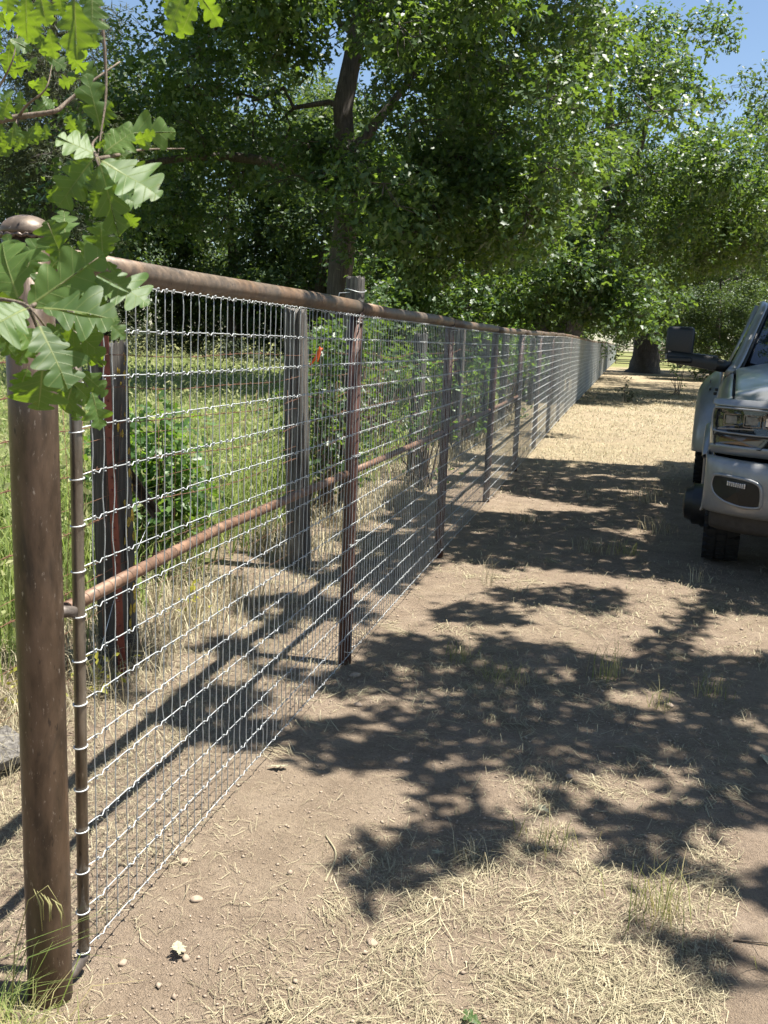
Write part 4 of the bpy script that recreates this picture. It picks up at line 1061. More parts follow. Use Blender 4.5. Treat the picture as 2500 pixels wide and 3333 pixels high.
cent = P[rr.choice(len(P), 110, False)] - TR
cent = cent[np.argsort(np.linalg.norm(cent - np.array((-.5, .3, 4.6)), axis=1))]
for c in cent:
    NN = np.array(nodes)
    b_ = NN[np.argmin(np.linalg.norm(NN[:, :3] - c, axis=1) - .8 * NN[:, 3])]
    L = np.linalg.norm(c - b_[:3])
    if L < .2: continue
    t = np.linspace(0, 1, 6)[:, None]
    pts = b_[:3] + (c - b_[:3]) * t + rr.normal(0, .05 * L, (6, 3)) * t * (1 - t) * 4 + np.array((0, 0, .15 * L)) * t * (1 - t) * 4
    r0 = min(b_[3] * .6, .012 + .018 * L)
    rad = np.linspace(r0, max(.006, r0 * .45), 6)
    mb.tube(pts, rad, 6, False)
    for q in range(1, 6): nodes.append(np.array((*pts[q], rad[q])))
mb.build('trunk', MT['bark'], shade, True)

# ------------------------------------------------------------------ field grass
def blades(name, x, y, z, h, w, lean, mat, rr, heads=None, parent=None):
    n = len(x)
    a = rr.uniform(0, 6.283, n)
    d = np.stack([np.cos(a), np.sin(a)], 1)
    s = np.stack([-np.sin(a + rr.normal(0, .6, n)), np.cos(a)], 1)
    b = np.stack([x, y, z], 1)
    m = b + np.stack([d[:, 0] * lean * h * .3, d[:, 1] * lean * h * .3, h * .6], 1)
    t = b + np.stack([d[:, 0] * lean * h, d[:, 1] * lean * h, h * (1 - .25 * lean)], 1)
    sw = np.concatenate([s * w[:, None] / 2, np.zeros((n, 1))], 1)
    V = np.stack([b - sw, b + sw, m - sw * .8, m + sw * .8, t], 1).reshape(-1, 3)
    F = (np.array([(0, 1, 3), (0, 3, 2), (2, 3, 4)])[None] + (np.arange(n) * 5)[:, None, None]).reshape(-1, 3)
    return link(name, np_mesh(name, V, F, mat), parent), t
rr = np.random.default_rng(101)
n = 120000
dist = 4 + 31 * rr.random(n) ** 1.25
ang = rr.uniform(-.78, .06, n)
x = CAM[0] + dist * np.sin(ang); y = dist * np.cos(ang)
ok = (x < -1.15 - .5 * rr.random(n)) & (y > 2.2) & ((x < -2.0) | (rr.random(n) < .5))
x, y, dist = x[ok], y[ok], dist[ok]
h = rr.uniform(.38, .8, len(x)) * (.75 + .5 * vnoise(x, y, 1.5, 20)) * np.clip((-1.0 - x) / 1.2 + .35, .4, 1)
o, tips = blades('field_grass', x, y, ground_z(x, y), h, .004 + .00085 * dist, rr.uniform(.15, 1.0, len(x)), MT['grass_green'], rr)
tag(o, 'tall light green wild grass filling the field behind the fence', 'grass', kind='stuff')
sel = rr.random(len(x)) < .5
tp_ = tips[sel]
hd = leaves_mesh('seed_heads', tp_ - (0, 0, .02), rr.normal(size=tp_.shape), rr.normal(0, .5, tp_.shape) + (0, 0, 1), (.035 + .0022 * dist[sel]) * rr.uniform(.7, 1.3, len(tp_)), MT['grass_head'], (KITE, KITE_F))
o = link('seed_heads', hd)
tag(o, 'pale oat seed heads above the field grass', 'grass', kind='stuff')
# dry grass along the old fence
n = 15000
y = 1.4 + 20 * rr.random(n) ** 1.6; x = -1.08 + rr.normal(0, .22, n)
ok = (x < -.62 - .12 * vnoise(y, y, .4, 5)) & (vnoise(x, y, .5, 22) > .32)
x, y = x[ok], y[ok]
o, _ = blades('dry_grass', x, y, ground_z(x, y), rr.uniform(.05, .24, len(x)), .0016 + .0006 * y, rr.uniform(.3, 1.3, len(x)), MT['straw'], rr)
tag(o, 'dry tan grass tangled along the old fence', 'grass', kind='stuff')

# ------------------------------------------------------------------ straw litter, clods
def straw_density(x, y):
    d = .09 + .5 * (vnoise(x, y, .5, 31) > .5) * vnoise(x, y, .3, 32)
    d += .95 * np.exp(-((x - 1.08) / .42) ** 2 - ((y - 2.1) / .36) ** 2) * sstep(.28, .62, vnoise(x, y, .16, 35) * .6 + vnoise(x, y, .07, 36) * .4)
    d += .9 * np.exp(-((x - 1.62) / .35) ** 2 - ((y - 2.6) / .4) ** 2)
    d += .7 * np.exp(-((x - .72) / .4) ** 2 - ((y - 4.2) / .3) ** 2)
    d += .5 * np.exp(-((x - 1.2) / .5) ** 2 - ((y - 5.6) / .5) ** 2)
    d += 1.1 * sstep(12, 14, y) * (1 - sstep(26, 30, y)) + .35 * sstep(26, 30, y)
    d *= 1 - .82 * np.exp(-((x - .22) / .3) ** 2) * (y < 3.6)
    d += .8 * np.exp(-((x + .62) / .3) ** 2)
    return d
n = 560000
yy = 1.4 * (34 / 1.4) ** rr.random(n)
ang = rr.uniform(-.62, .16, n)
x = CAM[0] + np.tan(ang) * yy * 1.02; y = yy
keep = (x > -1.1) & (rr.random(n) < straw_density(x, y) * .34)
x, y = x[keep], y[keep]
n = len(x)
ln = rr.uniform(.008, .07, n) * (1 + .04 * np.clip(y - 4, 0, 30)); big = rr.random(n) < .1
ln[big] *= 2.1
wd = (.00035 + .0008 * rr.random(n) ** 1.8) * (1 + .28 * np.clip(y - 2.5, 0, 12))
# cut hay lying in loose bunches
nb = 300
byy = 1.5 * (13 / 1.5) ** rr.random(nb); bxx = CAM[0] + np.tan(rr.uniform(-.35, .16, nb)) * byy
kb = rr.random(nb) < np.clip(straw_density(bxx, byy), 0, 1) + .04
bxx, byy = bxx[kb], byy[kb]
ba = rr.uniform(0, 6.283, len(bxx)); cnt = 22
hx = (bxx[:, None] + rr.normal(0, .035, (len(bxx), cnt))).ravel(); hy = (byy[:, None] + rr.normal(0, .03, (len(bxx), cnt))).ravel()
ha = (ba[:, None] + rr.normal(0, .35, (len(bxx), cnt))).ravel()
x = np.concatenate([x, hx]); y = np.concatenate([y, hy])
ln = np.concatenate([ln, rr.uniform(.05, .16, len(hx))]); wd = np.concatenate([wd, (.0005 + .0009 * rr.random(len(hx))) * (1 + .2 * np.clip(hy - 2.5, 0, 12))])
a = np.concatenate([rr.uniform(0, 6.283, n), ha]); n = len(x)
d = np.stack([np.cos(a), np.sin(a)], 1); s = np.stack([-d[:, 1], d[:, 0]], 1)
bend = rr.normal(0, .18, n)
z0 = ground_z(x, y) + .002
lift = rr.random(n) ** 3 * .03 + .003
p0 = np.stack([x - d[:, 0] * ln / 2, y - d[:, 1] * ln / 2, z0 + .001], 1)
p1 = np.stack([x + s[:, 0] * ln * bend, y + s[:, 1] * ln * bend, z0 + lift], 1)
p2 = np.stack([x + d[:, 0] * ln / 2, y + d[:, 1] * ln / 2, z0 + lift * rr.random(n)], 1)
sw = np.concatenate([s * wd[:, None], np.zeros((n, 1))], 1)
V = np.stack([p0 - sw, p0 + sw, p1 - sw, p1 + sw, p2], 1).reshape(-1, 3)
F = (np.array([(0, 1, 3), (0, 3, 2), (2, 3, 4)])[None] + (np.arange(n) * 5)[:, None, None]).reshape(-1, 3)
o = link('straw_litter', np_mesh('straw_litter', V, F, MT['straw']))
tag(o, 'scattered cut straw and dry stems lying on the dirt', 'straw', kind='stuff')
# clods and pebbles
OCT = np.array([(1, 0, 0), (0, .8, 0), (-.9, .1, 0), (0, -.75, 0), (.1, 0, .55), (0, 0, -.5)], float)
OCT_F = np.array([(0, 1, 4), (1, 2, 4), (2, 3, 4), (3, 0, 4), (1, 0, 5), (2, 1, 5), (3, 2, 5), (0, 3, 5)])
n = 46000
yy = 1.4 * (14 / 1.4) ** rr.random(n); ang = rr.uniform(-.62, .16, n)
x = CAM[0] + np.tan(ang) * yy; y = yy
k = x > -.8; x, y = x[k], y[k]; n = len(x)
sz = .0014 + .005 * rr.random(n) ** 4 + .006 * (rr.random(n) < .012)
sz *= (1 + .1 * np.clip(y - 3, 0, 8))
aa = rr.uniform(0, 6.28, n)
J = OCT[None] * rr.uniform(.45, 1.5, (n, 6, 1))
R = np.stack([np.stack([np.cos(aa), -np.sin(aa)], -1), np.stack([np.sin(aa), np.cos(aa)], -1)], 1)
J[..., :2] = np.einsum('nij,nkj->nki', R, J[..., :2])
V = J * sz[:, None, None] + np.stack([x, y, ground_z(x, y) + sz * .3], 1)[:, None]
F = (OCT_F[None] + (np.arange(n) * 6)[:, None, None]).reshape(-1, 3)
o = link('dirt_clods', np_mesh('dirt_clods', V.reshape(-1, 3), F, MT['stone']))
tag(o, 'small dirt clods and gravel scattered on the ground', 'gravel', kind='stuff')

# short dry stubble on the sunny stretch of the path
n = 26000
y = rr.uniform(9.5, 36, n); x = rr.uniform(-.1, 5.5, n) 
k = rr.random(n) < .25 + .75 * sstep(11.5, 14, y) * (vnoise(x, y, .7, 41) > .35)
x, y = x[k], y[k]
o, _ = blades('dry_stubble', x, y, ground_z(x, y), rr.uniform(.015, .07, len(x)), .003 + .0004 * y, rr.uniform(.6, 2.2, len(x)), MT['straw'], rr)
tag(o, 'short pale stubble on the sunny stretch of the path', 'grass', kind='stuff')
# ------------------------------------------------------------------ single tufts, stones, fallen leaves
def tuft(label, x, y, n, h, spread, lean, mat, seed, w=.0028, group='grass tufts on the path', name='grass_tuft'):
    rr = np.random.default_rng(seed)
    bx = rr.normal(0, spread, n); by = rr.normal(0, spread, n)
    z = float(ground_z(x, y))
    o, _ = blades(name, bx, by, np.zeros(n) - .004, rr.uniform(.4, 1.15, n) * h, np.full(n, w) * rr.uniform(.7, 1.3, n), rr.uniform(lean * .3, lean, n), MT[mat], rr)
    o.location = (x, y, z)
    tag(o, label, 'grass', group)
    return o
tuft('half green tuft in sun at the edge of the tree shadow', 1.33, 2.47, 70, .17, .055, .8, 'grass_mix', 1)
tuft('pale upright tuft below the green one, leaning right', 1.63, 2.28, 46, .17, .035, .9, 'grass_mix', 2)
tuft('dark dry tuft inside the nearest shadow', 1.02, 2.78, 40, .11, .04, .8, 'grass_mix', 3)
tuft('fan of pale stubble at the tip of the nearest shadow', .80, 2.62, 30, .11, .03, 1.3, 'straw', 4)
tuft('low straw clump in the middle shadow', .98, 3.12, 40, .08, .06, 1.2, 'straw', 5)
tuft('tall dark tuft beyond the wide shadow', 1.16, 4.42, 44, .20, .035, .55, 'grass_mix', 6)
tuft('short green tuft near the second pipe post', .50, 4.45, 40, .12, .05, .8, 'grass_mix', 7)
tuft('wide flattened tuft in front of the second pipe post', .70, 4.25, 80, .12, .06, 1.4, 'grass_mix', 8)
tuft('tuft of stubble right of the tall dark tuft', 1.62, 4.35, 34, .14, .035, 1.0, 'grass_mix', 9)
tuft('thin tuft beside the small stone in shade', 1.40, 4.12, 26, .15, .03, .8, 'grass_mix', 10)
tuft('straw pile in a sun patch near the truck', 1.95, 4.9, 50, .10, .09, 1.6, 'straw', 11)
tuft('yellow tuft in sun left of the truck wheel', 1.02, 7.35, 60, .16, .07, .9, 'straw', 12, .004)
tuft('grey tuft beside the yellow one, left of the truck', 1.24, 7.3, 46, .15, .06, 1.0, 'grass_mix', 13, .004)
tuft('dry tuft in the truck shadow by its front wheel', 1.72, 6.55, 16, .14, .03, .7, 'straw', 14, .004)
tuft('bright dry tuft midway along the truck shadow', 1.42, 9.9, 60, .22, .09, .8, 'straw', 15, .005)
tuft('bright tuft against the shadow edge ahead of the truck', 1.55, 8.3, 50, .18, .08, 1.0, 'straw', 16, .005)
tuft('small spiky tuft near the bright dry one', 1.62, 10.4, 30, .2, .05, .7, 'straw', 17, .005)
tuft('wild flattened grass by the fourth pipe post', .45, 8.3, 60, .14, .06, 1.3, 'straw', 18, .004)
tuft('sparse standing stems near the third pipe post', .42, 6.0, 18, .24, .03, .6, 'straw', 19, .003)
# grass at the foot of the corner post
gp = 'grass at the foot of the corner post'
tuft('green grass clump in front of the corner post base', -.02, 1.57, 190, .15, .055, 1.3, 'grass_mix', 30, .0026, gp)
tuft('long green blades at the lower corner of the picture, beside the post', -.12, 1.60, 120, .30, .07, 1.2, 'grass_green', 31, .003, gp)
tuft('low dry grass to the right of the corner post base', .07, 1.60, 120, .09, .05, 1.6, 'straw', 32, .0022, gp)
rr = np.random.default_rng(33)
st = empty('oat_stalk', (-.03, 1.66, 0), 0, 'drooping wild oat stalk in front of the corner post', 'grass')
MB().tube([(-.03, .0, 0), (-.015, 0, .18), (.02, .0, .30), (.06, .01, .335), (.085, .01, .30)], [.0016, .0014, .0011, .0008, .0006], 5).build('stem', MT['grass_mix'], st, True)
for q in range(7):
    b_ = np.array((.03 + .008 * q, .005, .325 - .003 * q))
    e = b_ + (rr.uniform(.005, .03), rr.uniform(-.02, .02), -rr.uniform(.05, .10))
    MB().tube([b_, (b_ + e) / 2 + (.006, 0, .01), e], [.0005, .0022, .0004], 5).build('seed_husk', MT['grass_mix'], st, True)
# yellow weeds near the T-post
rr = np.random.default_rng(35)
for i, (x, y, lab) in enumerate(((-.86, 3.45, 'yellow green weed at the foot of the red steel post'), (-.95, 4.55, 'pale yellow weed behind the first mesh panel'), (-1.05, 3.2, 'yellow weed left of the red steel post'))):
    n = 26
    P = np.stack([rr.normal(0, .06, n), rr.normal(0, .06, n), rr.uniform(.02, .2, n)], 1)
    root = empty('yellow_weed', (x, y, 0), 0, lab, 'weed', 'weeds along the old fence')
    mb = MB()
    for p in P: mb.tube([(0, 0, 0), p * (.5, .5, .7), p], .0012, 4, False)
    mb.build('stems', MT['grass_mix'], root)
    link('leaves', leaves_mesh('leaves', P, np.array((0, -.4, .8)) + rr.normal(0, .5, P.shape), rr.normal(size=P.shape), rr.uniform(.025, .05, n), MT['leaf_yellow'], (KITE, KITE_F)), root)

def stone(label, x, y, s, seed):
    rr = np.random.default_rng(seed)
    bm = bmesh.new(); bmesh.ops.create_icosphere(bm, subdivisions=2, radius=1)
    k = rr.normal(size=(3, 3)) * .9
    for v in bm.verts:
        p = np.array(v.co)
        f = 1 + .12 * math.sin(k[0] @ p * 2.2 + seed) + .1 * math.sin(k[1] @ p * 3.4)
        v.co = Vector(p * f * np.array((1, .72, .5)) * s)
    me = bpy.data.meshes.new('stone'); bm.to_mesh(me); bm.free()
    me.materials.append(MT['stone'])
    me.polygons.foreach_set('use_smooth', np.ones(len(me.polygons), bool))
    o = link('stone', me, None, (x, y, float(ground_z(x, y)) + s * .22), (0, 0, rr.uniform(0, 6)))
    tag(o, label, 'stone', 'stones on the dirt')
for i, (x, y, s, lab) in enumerate((
    (.20, 1.98, .014, 'oval stone below the end of the wire mesh'), (.62, 2.15, .017, 'reddish stone alone on the bare dirt'), (.60, 1.80, .015, 'dark stone at the bottom of the picture'),
    (.02, 2.36, .016, 'pale stone at the foot of the mesh'), (.06, 1.93, .013, 'round stone beside the slim pipe'), (1.16, 1.84, .022, 'square pale stone in the foreground straw'),
    (1.43, 4.18, .024, 'round dark stone in the far shadow'), (.17, 3.72, .021, 'round stone beside the mesh in shadow'), (.06, 4.08, .028, 'brown clod at the foot of the second pipe post'),
    (.47, 3.25, .014, 'small stone on dirt near the shadow edge'), (.13, 2.2, .018, 'flat stone near the bottom wire'), (1.05, 3.3, .016, 'stone in the sunlit spot of the shadow'))):
    stone(lab, x, y, s, 200 + i)

# oak leaf with real lobes
def oak_leaf(seed, wscale, curl=.12, fold=.25):
    """local: x along the midrib 0..1, y sideways, z normal; rounded lobes, deep sinuses"""
    rr = np.random.default_rng(seed)
    V, UV, F = [], [], []
    nl = rr.choice([3.1, 3.6, 4.0])
    for side in (1, -1):
        t = np.linspace(0, 1, 54)
        env = .305 * np.sin(np.pi * np.clip(t, 0, 1) ** .86) ** .62 * (.55 + .45 * sstep(.1, .45, t))
        ph0 = .5 + rr.uniform(-.12, .12)
        u = nl * (t ** .95) - ph0
        lob = np.abs(np.cos(np.pi * (u - .5))) ** .7
        amp = 1 + .16 * np.sin(u * 2.1 + rr.uniform(0, 6))
        depth = .74 * sstep(.06, .3, t) * (1 - .45 * sstep(.8, 1., t))
        w = env * amp * (1 - depth * (1 - lob))
        w = np.maximum(w, .012 * (1 - t)) ; w[-1] = .001
        xo = t + .10 * (w / .3) * sstep(0, .3, t) * (1 - sstep(.75, 1, t)) + .05 * (w / .3) * sstep(.7, .95, t)
        cols = 6
        base_i = len(V)
        ph = rr.uniform(0, 6, 4)
        for i in range(len(t)):
            for c in range(cols):
                f = c / (cols - 1)
                x = t[i] + (xo[i] - t[i]) * f; yv = w[i] * f
                z = fold * yv + .018 * math.sin(9 * x + ph[0]) * (yv / .25) + .035 * math.sin(13 * x + ph[1]) * (yv / .28) ** 2 - .45 * (yv ** 2)
                z += -curl * x * x + .05 * math.sin(4 * x + ph[2]) * x + .006 * math.sin(40 * x + ph[3]) * f
                V.append((x, side * yv * wscale / .60, z)); UV.append((x, side * yv))
        for i in range(len(t) - 1):
            for c in range(cols - 1):
                a = base_i + i * cols + c
                q = (a, a + cols, a + cols + 1, a + 1)
                F.append(q if side > 0 else q[::-1])
    # petiole
    n0 = len(V)
    for (x, r) in ((-.10, .006), (-.05, .006), (0.02, .007)):
        for a in range(4):
            V.append((x, r * math.cos(a * 1.57), r * math.sin(a * 1.57) - .004)); UV.append((0, 0))
    for i in range(2):
        for a in range(4):
            F.append((n0 + i * 4 + a, n0 + i * 4 + (a + 1) % 4, n0 + (i + 1) * 4 + (a + 1) % 4, n0 + (i + 1) * 4 + a))
    return np.array(V), np.array(F), np.array(UV)

def place_leaf(parent, origin, rec, seed, mat='leaf_near', name='leaf'):
    B, T, n, w = np.array(rec[0:3]), np.array(rec[3:6]), np.array(rec[6:9]), rec[9]
    ax = T - B; L = np.linalg.norm(ax); ax /= L
    n = n - ax * n.dot(ax); n /= np.linalg.norm(n)
    s = np.cross(n, ax)
    V, F, UV = oak_leaf(seed, w / L, random.uniform(.0, .2), random.uniform(.0, .28))
    W = (V[:, 0:1] * ax + V[:, 1:2] * s + V[:, 2:3] * n) * L
    me = np_mesh(name, W, F, MT[mat], True, UV)
    return link(name, me, parent, Vector(B) - Vector(origin))
sl = {'A': 'oak spray of broad lobed leaves hanging over the corner post', 'B': 'oak spray with hanging leaves above the corner post, beside the sky gap',
      'C': 'dark oak leaves hanging from the top edge above the corner post', 'D': 'few backlit oak leaves dangling at the top edge', 'E': 'sunlit yellow green oak leaves on a lichen grey branch'}
sd = 300
for key, (leaves, twigs) in LEAF_SPRAYS.items():
    org = twigs[0][0]
    root = empty('oak_spray', org, 0, sl[key], 'oak branch', 'oak sprays close to the camera')
    for i, t in enumerate(twigs):
        r = .0019 if key != 'E' else (.0060 if i == 0 else .0024)
        P = np.array(t) - np.array(org)
        P = cat(P, 4)
        MB().tube(P, np.linspace(r * 1.3, r * .25, len(P)), 8).build('twig', MT['twig'], root, True)
    for rec in leaves:
        sd += 1
        place_leaf(root, org, rec, sd)

# fallen leaves
for i, (x, y, s, mat, lab) in enumerate((
    (2.02, 2.72, .06, 'dead_leaf', 'curled grey leaf in the shade at the right edge'), (1.66, 2.28, .06, 'dead_leaf', 'pale leaf beside the leaning tuft'),
    (.92, 1.93, .05, 'leaf_near', 'single green leaf on the straw'), (.72, 2.62, .045, 'dead_leaf', 'pale dry leaf at the tip of the nearest shadow'),
    (.16, 2.02, .06, 'dead_leaf', 'crumpled dry leaf by the bottom wire'), (.02, 3.05, .07, 'dead_leaf', 'dry leaf under the mesh'),
    (1.75, 3.62, .08, 'dead_leaf', 'dry leaf lying in the far sun patch'), (1.0, 2.98, .04, 'dead_leaf', 'small pale leaf above the nearest shadow'), (1.45, 1.75, .07, 'dead_leaf', 'yellowish dry leaf at the bottom edge'))):
    a = 1.3 * i
    z = float(ground_z(x, y)) + .012
    rec = (x, y, z, x + s * math.cos(a), y + s * math.sin(a), z + .012, random.uniform(-.4, .4), random.uniform(-.4, .4), 1, s * .62)
    o = place_leaf(None, (0, 0, 0), rec, 500 + i, mat, 'fallen_leaf')
    tag(o, lab, 'leaf', 'fallen leaves on the path')
# a few long loose stalks and sticks
for i, (pts, lab) in enumerate((
    ([(1.62, 2.14, .02), (1.8, 2.09, .015), (1.98, 2.05, .02), (2.2, 2.06, .02)], 'long pale stalk lying at the right of the foreground'),
    ([(.86, 1.62, .015), (.87, 1.72, .02), (.86, 1.80, .01)], 'short straight stem at the bottom of the picture'),
    ([(.36, 2.62, .012), (.42, 2.52, .014), (.43, 2.38, .012)], 'bent straw stem alone on bare dirt'),
    ([(1.5, 2.42, .015), (1.7, 2.44, .018), (1.85, 2.40, .01)], 'dark stick near the leaning tuft'))):
    o = MB().tube(cat(pts, 5), .0028, 6).build('loose_stalk', MT['straw'] if i < 3 else MT['twig'], None, True)
    tag(o, lab, 'stalk', 'loose stalks on the ground')

# far pipe gate across the end of the path
gt = empty('pipe_gate', (1.0, 72, .22), 0, 'pale pipe gate across the far end of the path', 'gate')
for z in (.3, .55, .8, 1.05, 1.3, 1.5):
    MB().tube([(0, 0, z), (3.6, 0, z)], .03, 8).build('rail', MT['bare_pipe'], gt, True)
for x in (0, 1.8, 3.6):
    MB().tube([(x, 0, .25), (x, 0, 1.55)], .03, 8).build('upright', MT['bare_pipe'], gt, True)
# ------------------------------------------------------------------ pickup truck
MT['paint'] = plain('dusty grey metallic paint', (.24, .242, .246), .32, .4, .12, 6, .5)
MT['bumper'] = plain('grey painted bumper', (.25, .25, .252), .36, .3, .14, 8, .4)
MT['black_plastic'] = plain('black plastic', (.006, .0065, .0075), .42, 0, .3, 60)
MT['valance'] = plain('dusty dark plastic', (.04, .034, .028), .75, 0, .3, 20)
MT['tyre'] = plain('dusty tyre rubber', (.014, .013, .012), .85, 0, .35, 30)
MT['chrome'] = plain('chrome', (.8, .8, .8), .12, 1, .05, 10)
MT['lens_dark'] = plain('smoked lens', (.03, .03, .032), .08, 0, .2, 10, 1)
MT['amber'] = plain('amber marker lens', (.07, .035, .015), .12, 0, .2, 10, 1)
MT['reflector'] = plain('lamp reflector', (.13, .135, .145), .28, .8, .3, 50)
MT['white_lamp'] = plain('lamp facet', (.45, .46, .48), .15, .5, .5, 120)
m, nt, b = newmat('tinted glass')
b.inputs['Base Color'].default_value = (.012, .017, .026, 1); b.inputs['Roughness'].default_value = .03
b.inputs['Specular IOR Level'].default_value = .9
MT['glass'] = m
m, nt, b = newmat('clear lamp glass')
b.inputs['Base Color'].default_value = (.9, .92, .95, 1); b.inputs['Roughness'].default_value = .02
b.inputs['Transmission Weight'].default_value = 1.0; b.inputs['IOR'].default_value = 1.08
MT['lamp_glass'] = m

TH = math.radians(-6.0)
truck = empty('pickup_truck', (2.78, 7.35, 0.0), TH, 'grey dual rear wheel pickup truck with black tow mirror parked by the path', 'pickup truck')


def yf(x):
    return -.92 + .27 * (np.abs(x) / .98) ** 4


def smooth_part(mb, name, mat, parent=truck, sub=1, thick=0, label=None):
    o = mb.build(name, MT[mat], parent, True, label=label)
    if thick:
        s = o.modifiers.new('thick', 'SOLIDIFY'); s.thickness = thick; s.offset = -1
    if sub:
        s = o.modifiers.new('sub', 'SUBSURF'); s.levels = sub; s.render_levels = sub
    return o

def rise_h(y):   # fender / hood height gain towards the windscreen
    return .16 * float(sstep(-.9, 1.1, y)) + .02 * math.sin(math.pi * min(1, max(0, (y + .75) / 1.8)))
ys = np.concatenate([[-.66, -.62], np.linspace(-.52, .52, 17), [.6, .8, 1.0, 1.12]])
for sd_ in (-1, 1):
    G = []
    for y in ys:
        zl = .42 + math.sqrt(max(0, .50 ** 2 - y * y)) if abs(y) < .50 else .5
        zl = max(zl, .5)
        c = rise_h(y)
        inset = .03 * float(sstep(-.45, -.68, y))
        row = [(-.955 + inset, y, zl), (-.985 + inset, y, zl + (1.0 - zl) * .35), (-.99 + inset, y, max(zl + .02, 1.0)), (-.975 + inset, y, 1.075 + c * .6), (-.93 + inset, y, 1.145 + c), (-.865, y, 1.175 + c)]
        G.append([(p[0] * -sd_, p[1], p[2]) for p in row])
    smooth_part(MB().grid(G, sd_ > 0), 'fender', 'paint', sub=1, thick=.02)
    # wheel-arch flare
    q = np.linspace(-.35, math.pi - .72, 20)
    G = []
    for a in q:
        cy, cz = math.cos(a), math.sin(a)
        G.append([(sd_ * xx, cy * rr_, max(.40, .42 + cz * rr_)) for xx, rr_ in ((.975, .575), (1.022, .565), (1.03, .535), (1.018, .505), (.93, .495))])
    smooth_part(MB().grid(G, sd_ > 0), 'fender_flare', 'paint', sub=1, thick=.006)
    # dark wheel well
    G = [[(sd_ * xx, .5 * math.cos(a), .42 + .5 * math.sin(a)) for xx in (.95, .53)] for a in np.linspace(0, math.pi, 14)]
    MB().grid(G).build('wheel_well', MT['black_plastic'], truck, True)
# hood with raised centre
G = []
for y in [float(v) for v in np.linspace(-.80, 1.05, 11)]:
    row = []
    for x in np.linspace(-.855, .855, 19):
        ax_ = abs(x)
        c = rise_h(y)
        z = 1.19 + c + .05 * float(sstep(.86, .62, ax_)) + .028 * float(sstep(.62, .50, ax_)) - .02 * float(sstep(.46, .30, ax_))
        if y < -.6: z -= .085 * ((-.6 - y) / .2) ** 2
        yy_ = y + (float(yf(x)) + .92) * .55 * float(sstep(.2, -.8, y))
        row.append((x, yy_, z))
    G.append(row)
smooth_part(MB().grid(G, True), 'hood', 'paint', sub=2, thick=.02)
for sd_ in (-1, 1):
    MB().box((sd_ * .66, .62, 1.385), (.07, .20, .012), Matrix.Rotation(.10, 3, 'X')).build('hood_vent', MT['black_plastic'], truck, bevel=.004)
# front face: grille surround above and below the lamps
def strip(z0, z1, dy0, dy1, x0=-.985, x1=.985, n=25, proud=0.0):
    G = []
    for x in np.linspace(x0, x1, n):
        G.append([(x, float(yf(x)) + dy0 - proud, z0), (x, float(yf(x)) + (dy0 + dy1) / 2 - .006 - proud, (z0 + z1) / 2), (x, float(yf(x)) + dy1 - proud, z1)])
    return MB().grid(G)
smooth_part(strip(1.142, 1.192, .0, .045), 'header_panel', 'paint', sub=1, thick=.015)
smooth_part(strip(.835, .905, .02, .0), 'lower_panel', 'paint', sub=1, thick=.015)
smooth_part(strip(.90, 1.15, .05, .05, -.97, .97), 'lamp_backing', 'valance', sub=1)
smooth_part(strip(.93, 1.14, -.012, -.012, -.46, .46), 'grille', 'black_plastic', sub=1, thick=.03)
for z in (.965, 1.02, 1.075, 1.125):
    G = strip(z - .012, z + .012, -.03, -.03, -.45, .45)
    smooth_part(G, 'grille_bar', 'chrome', sub=1, thick=.01)
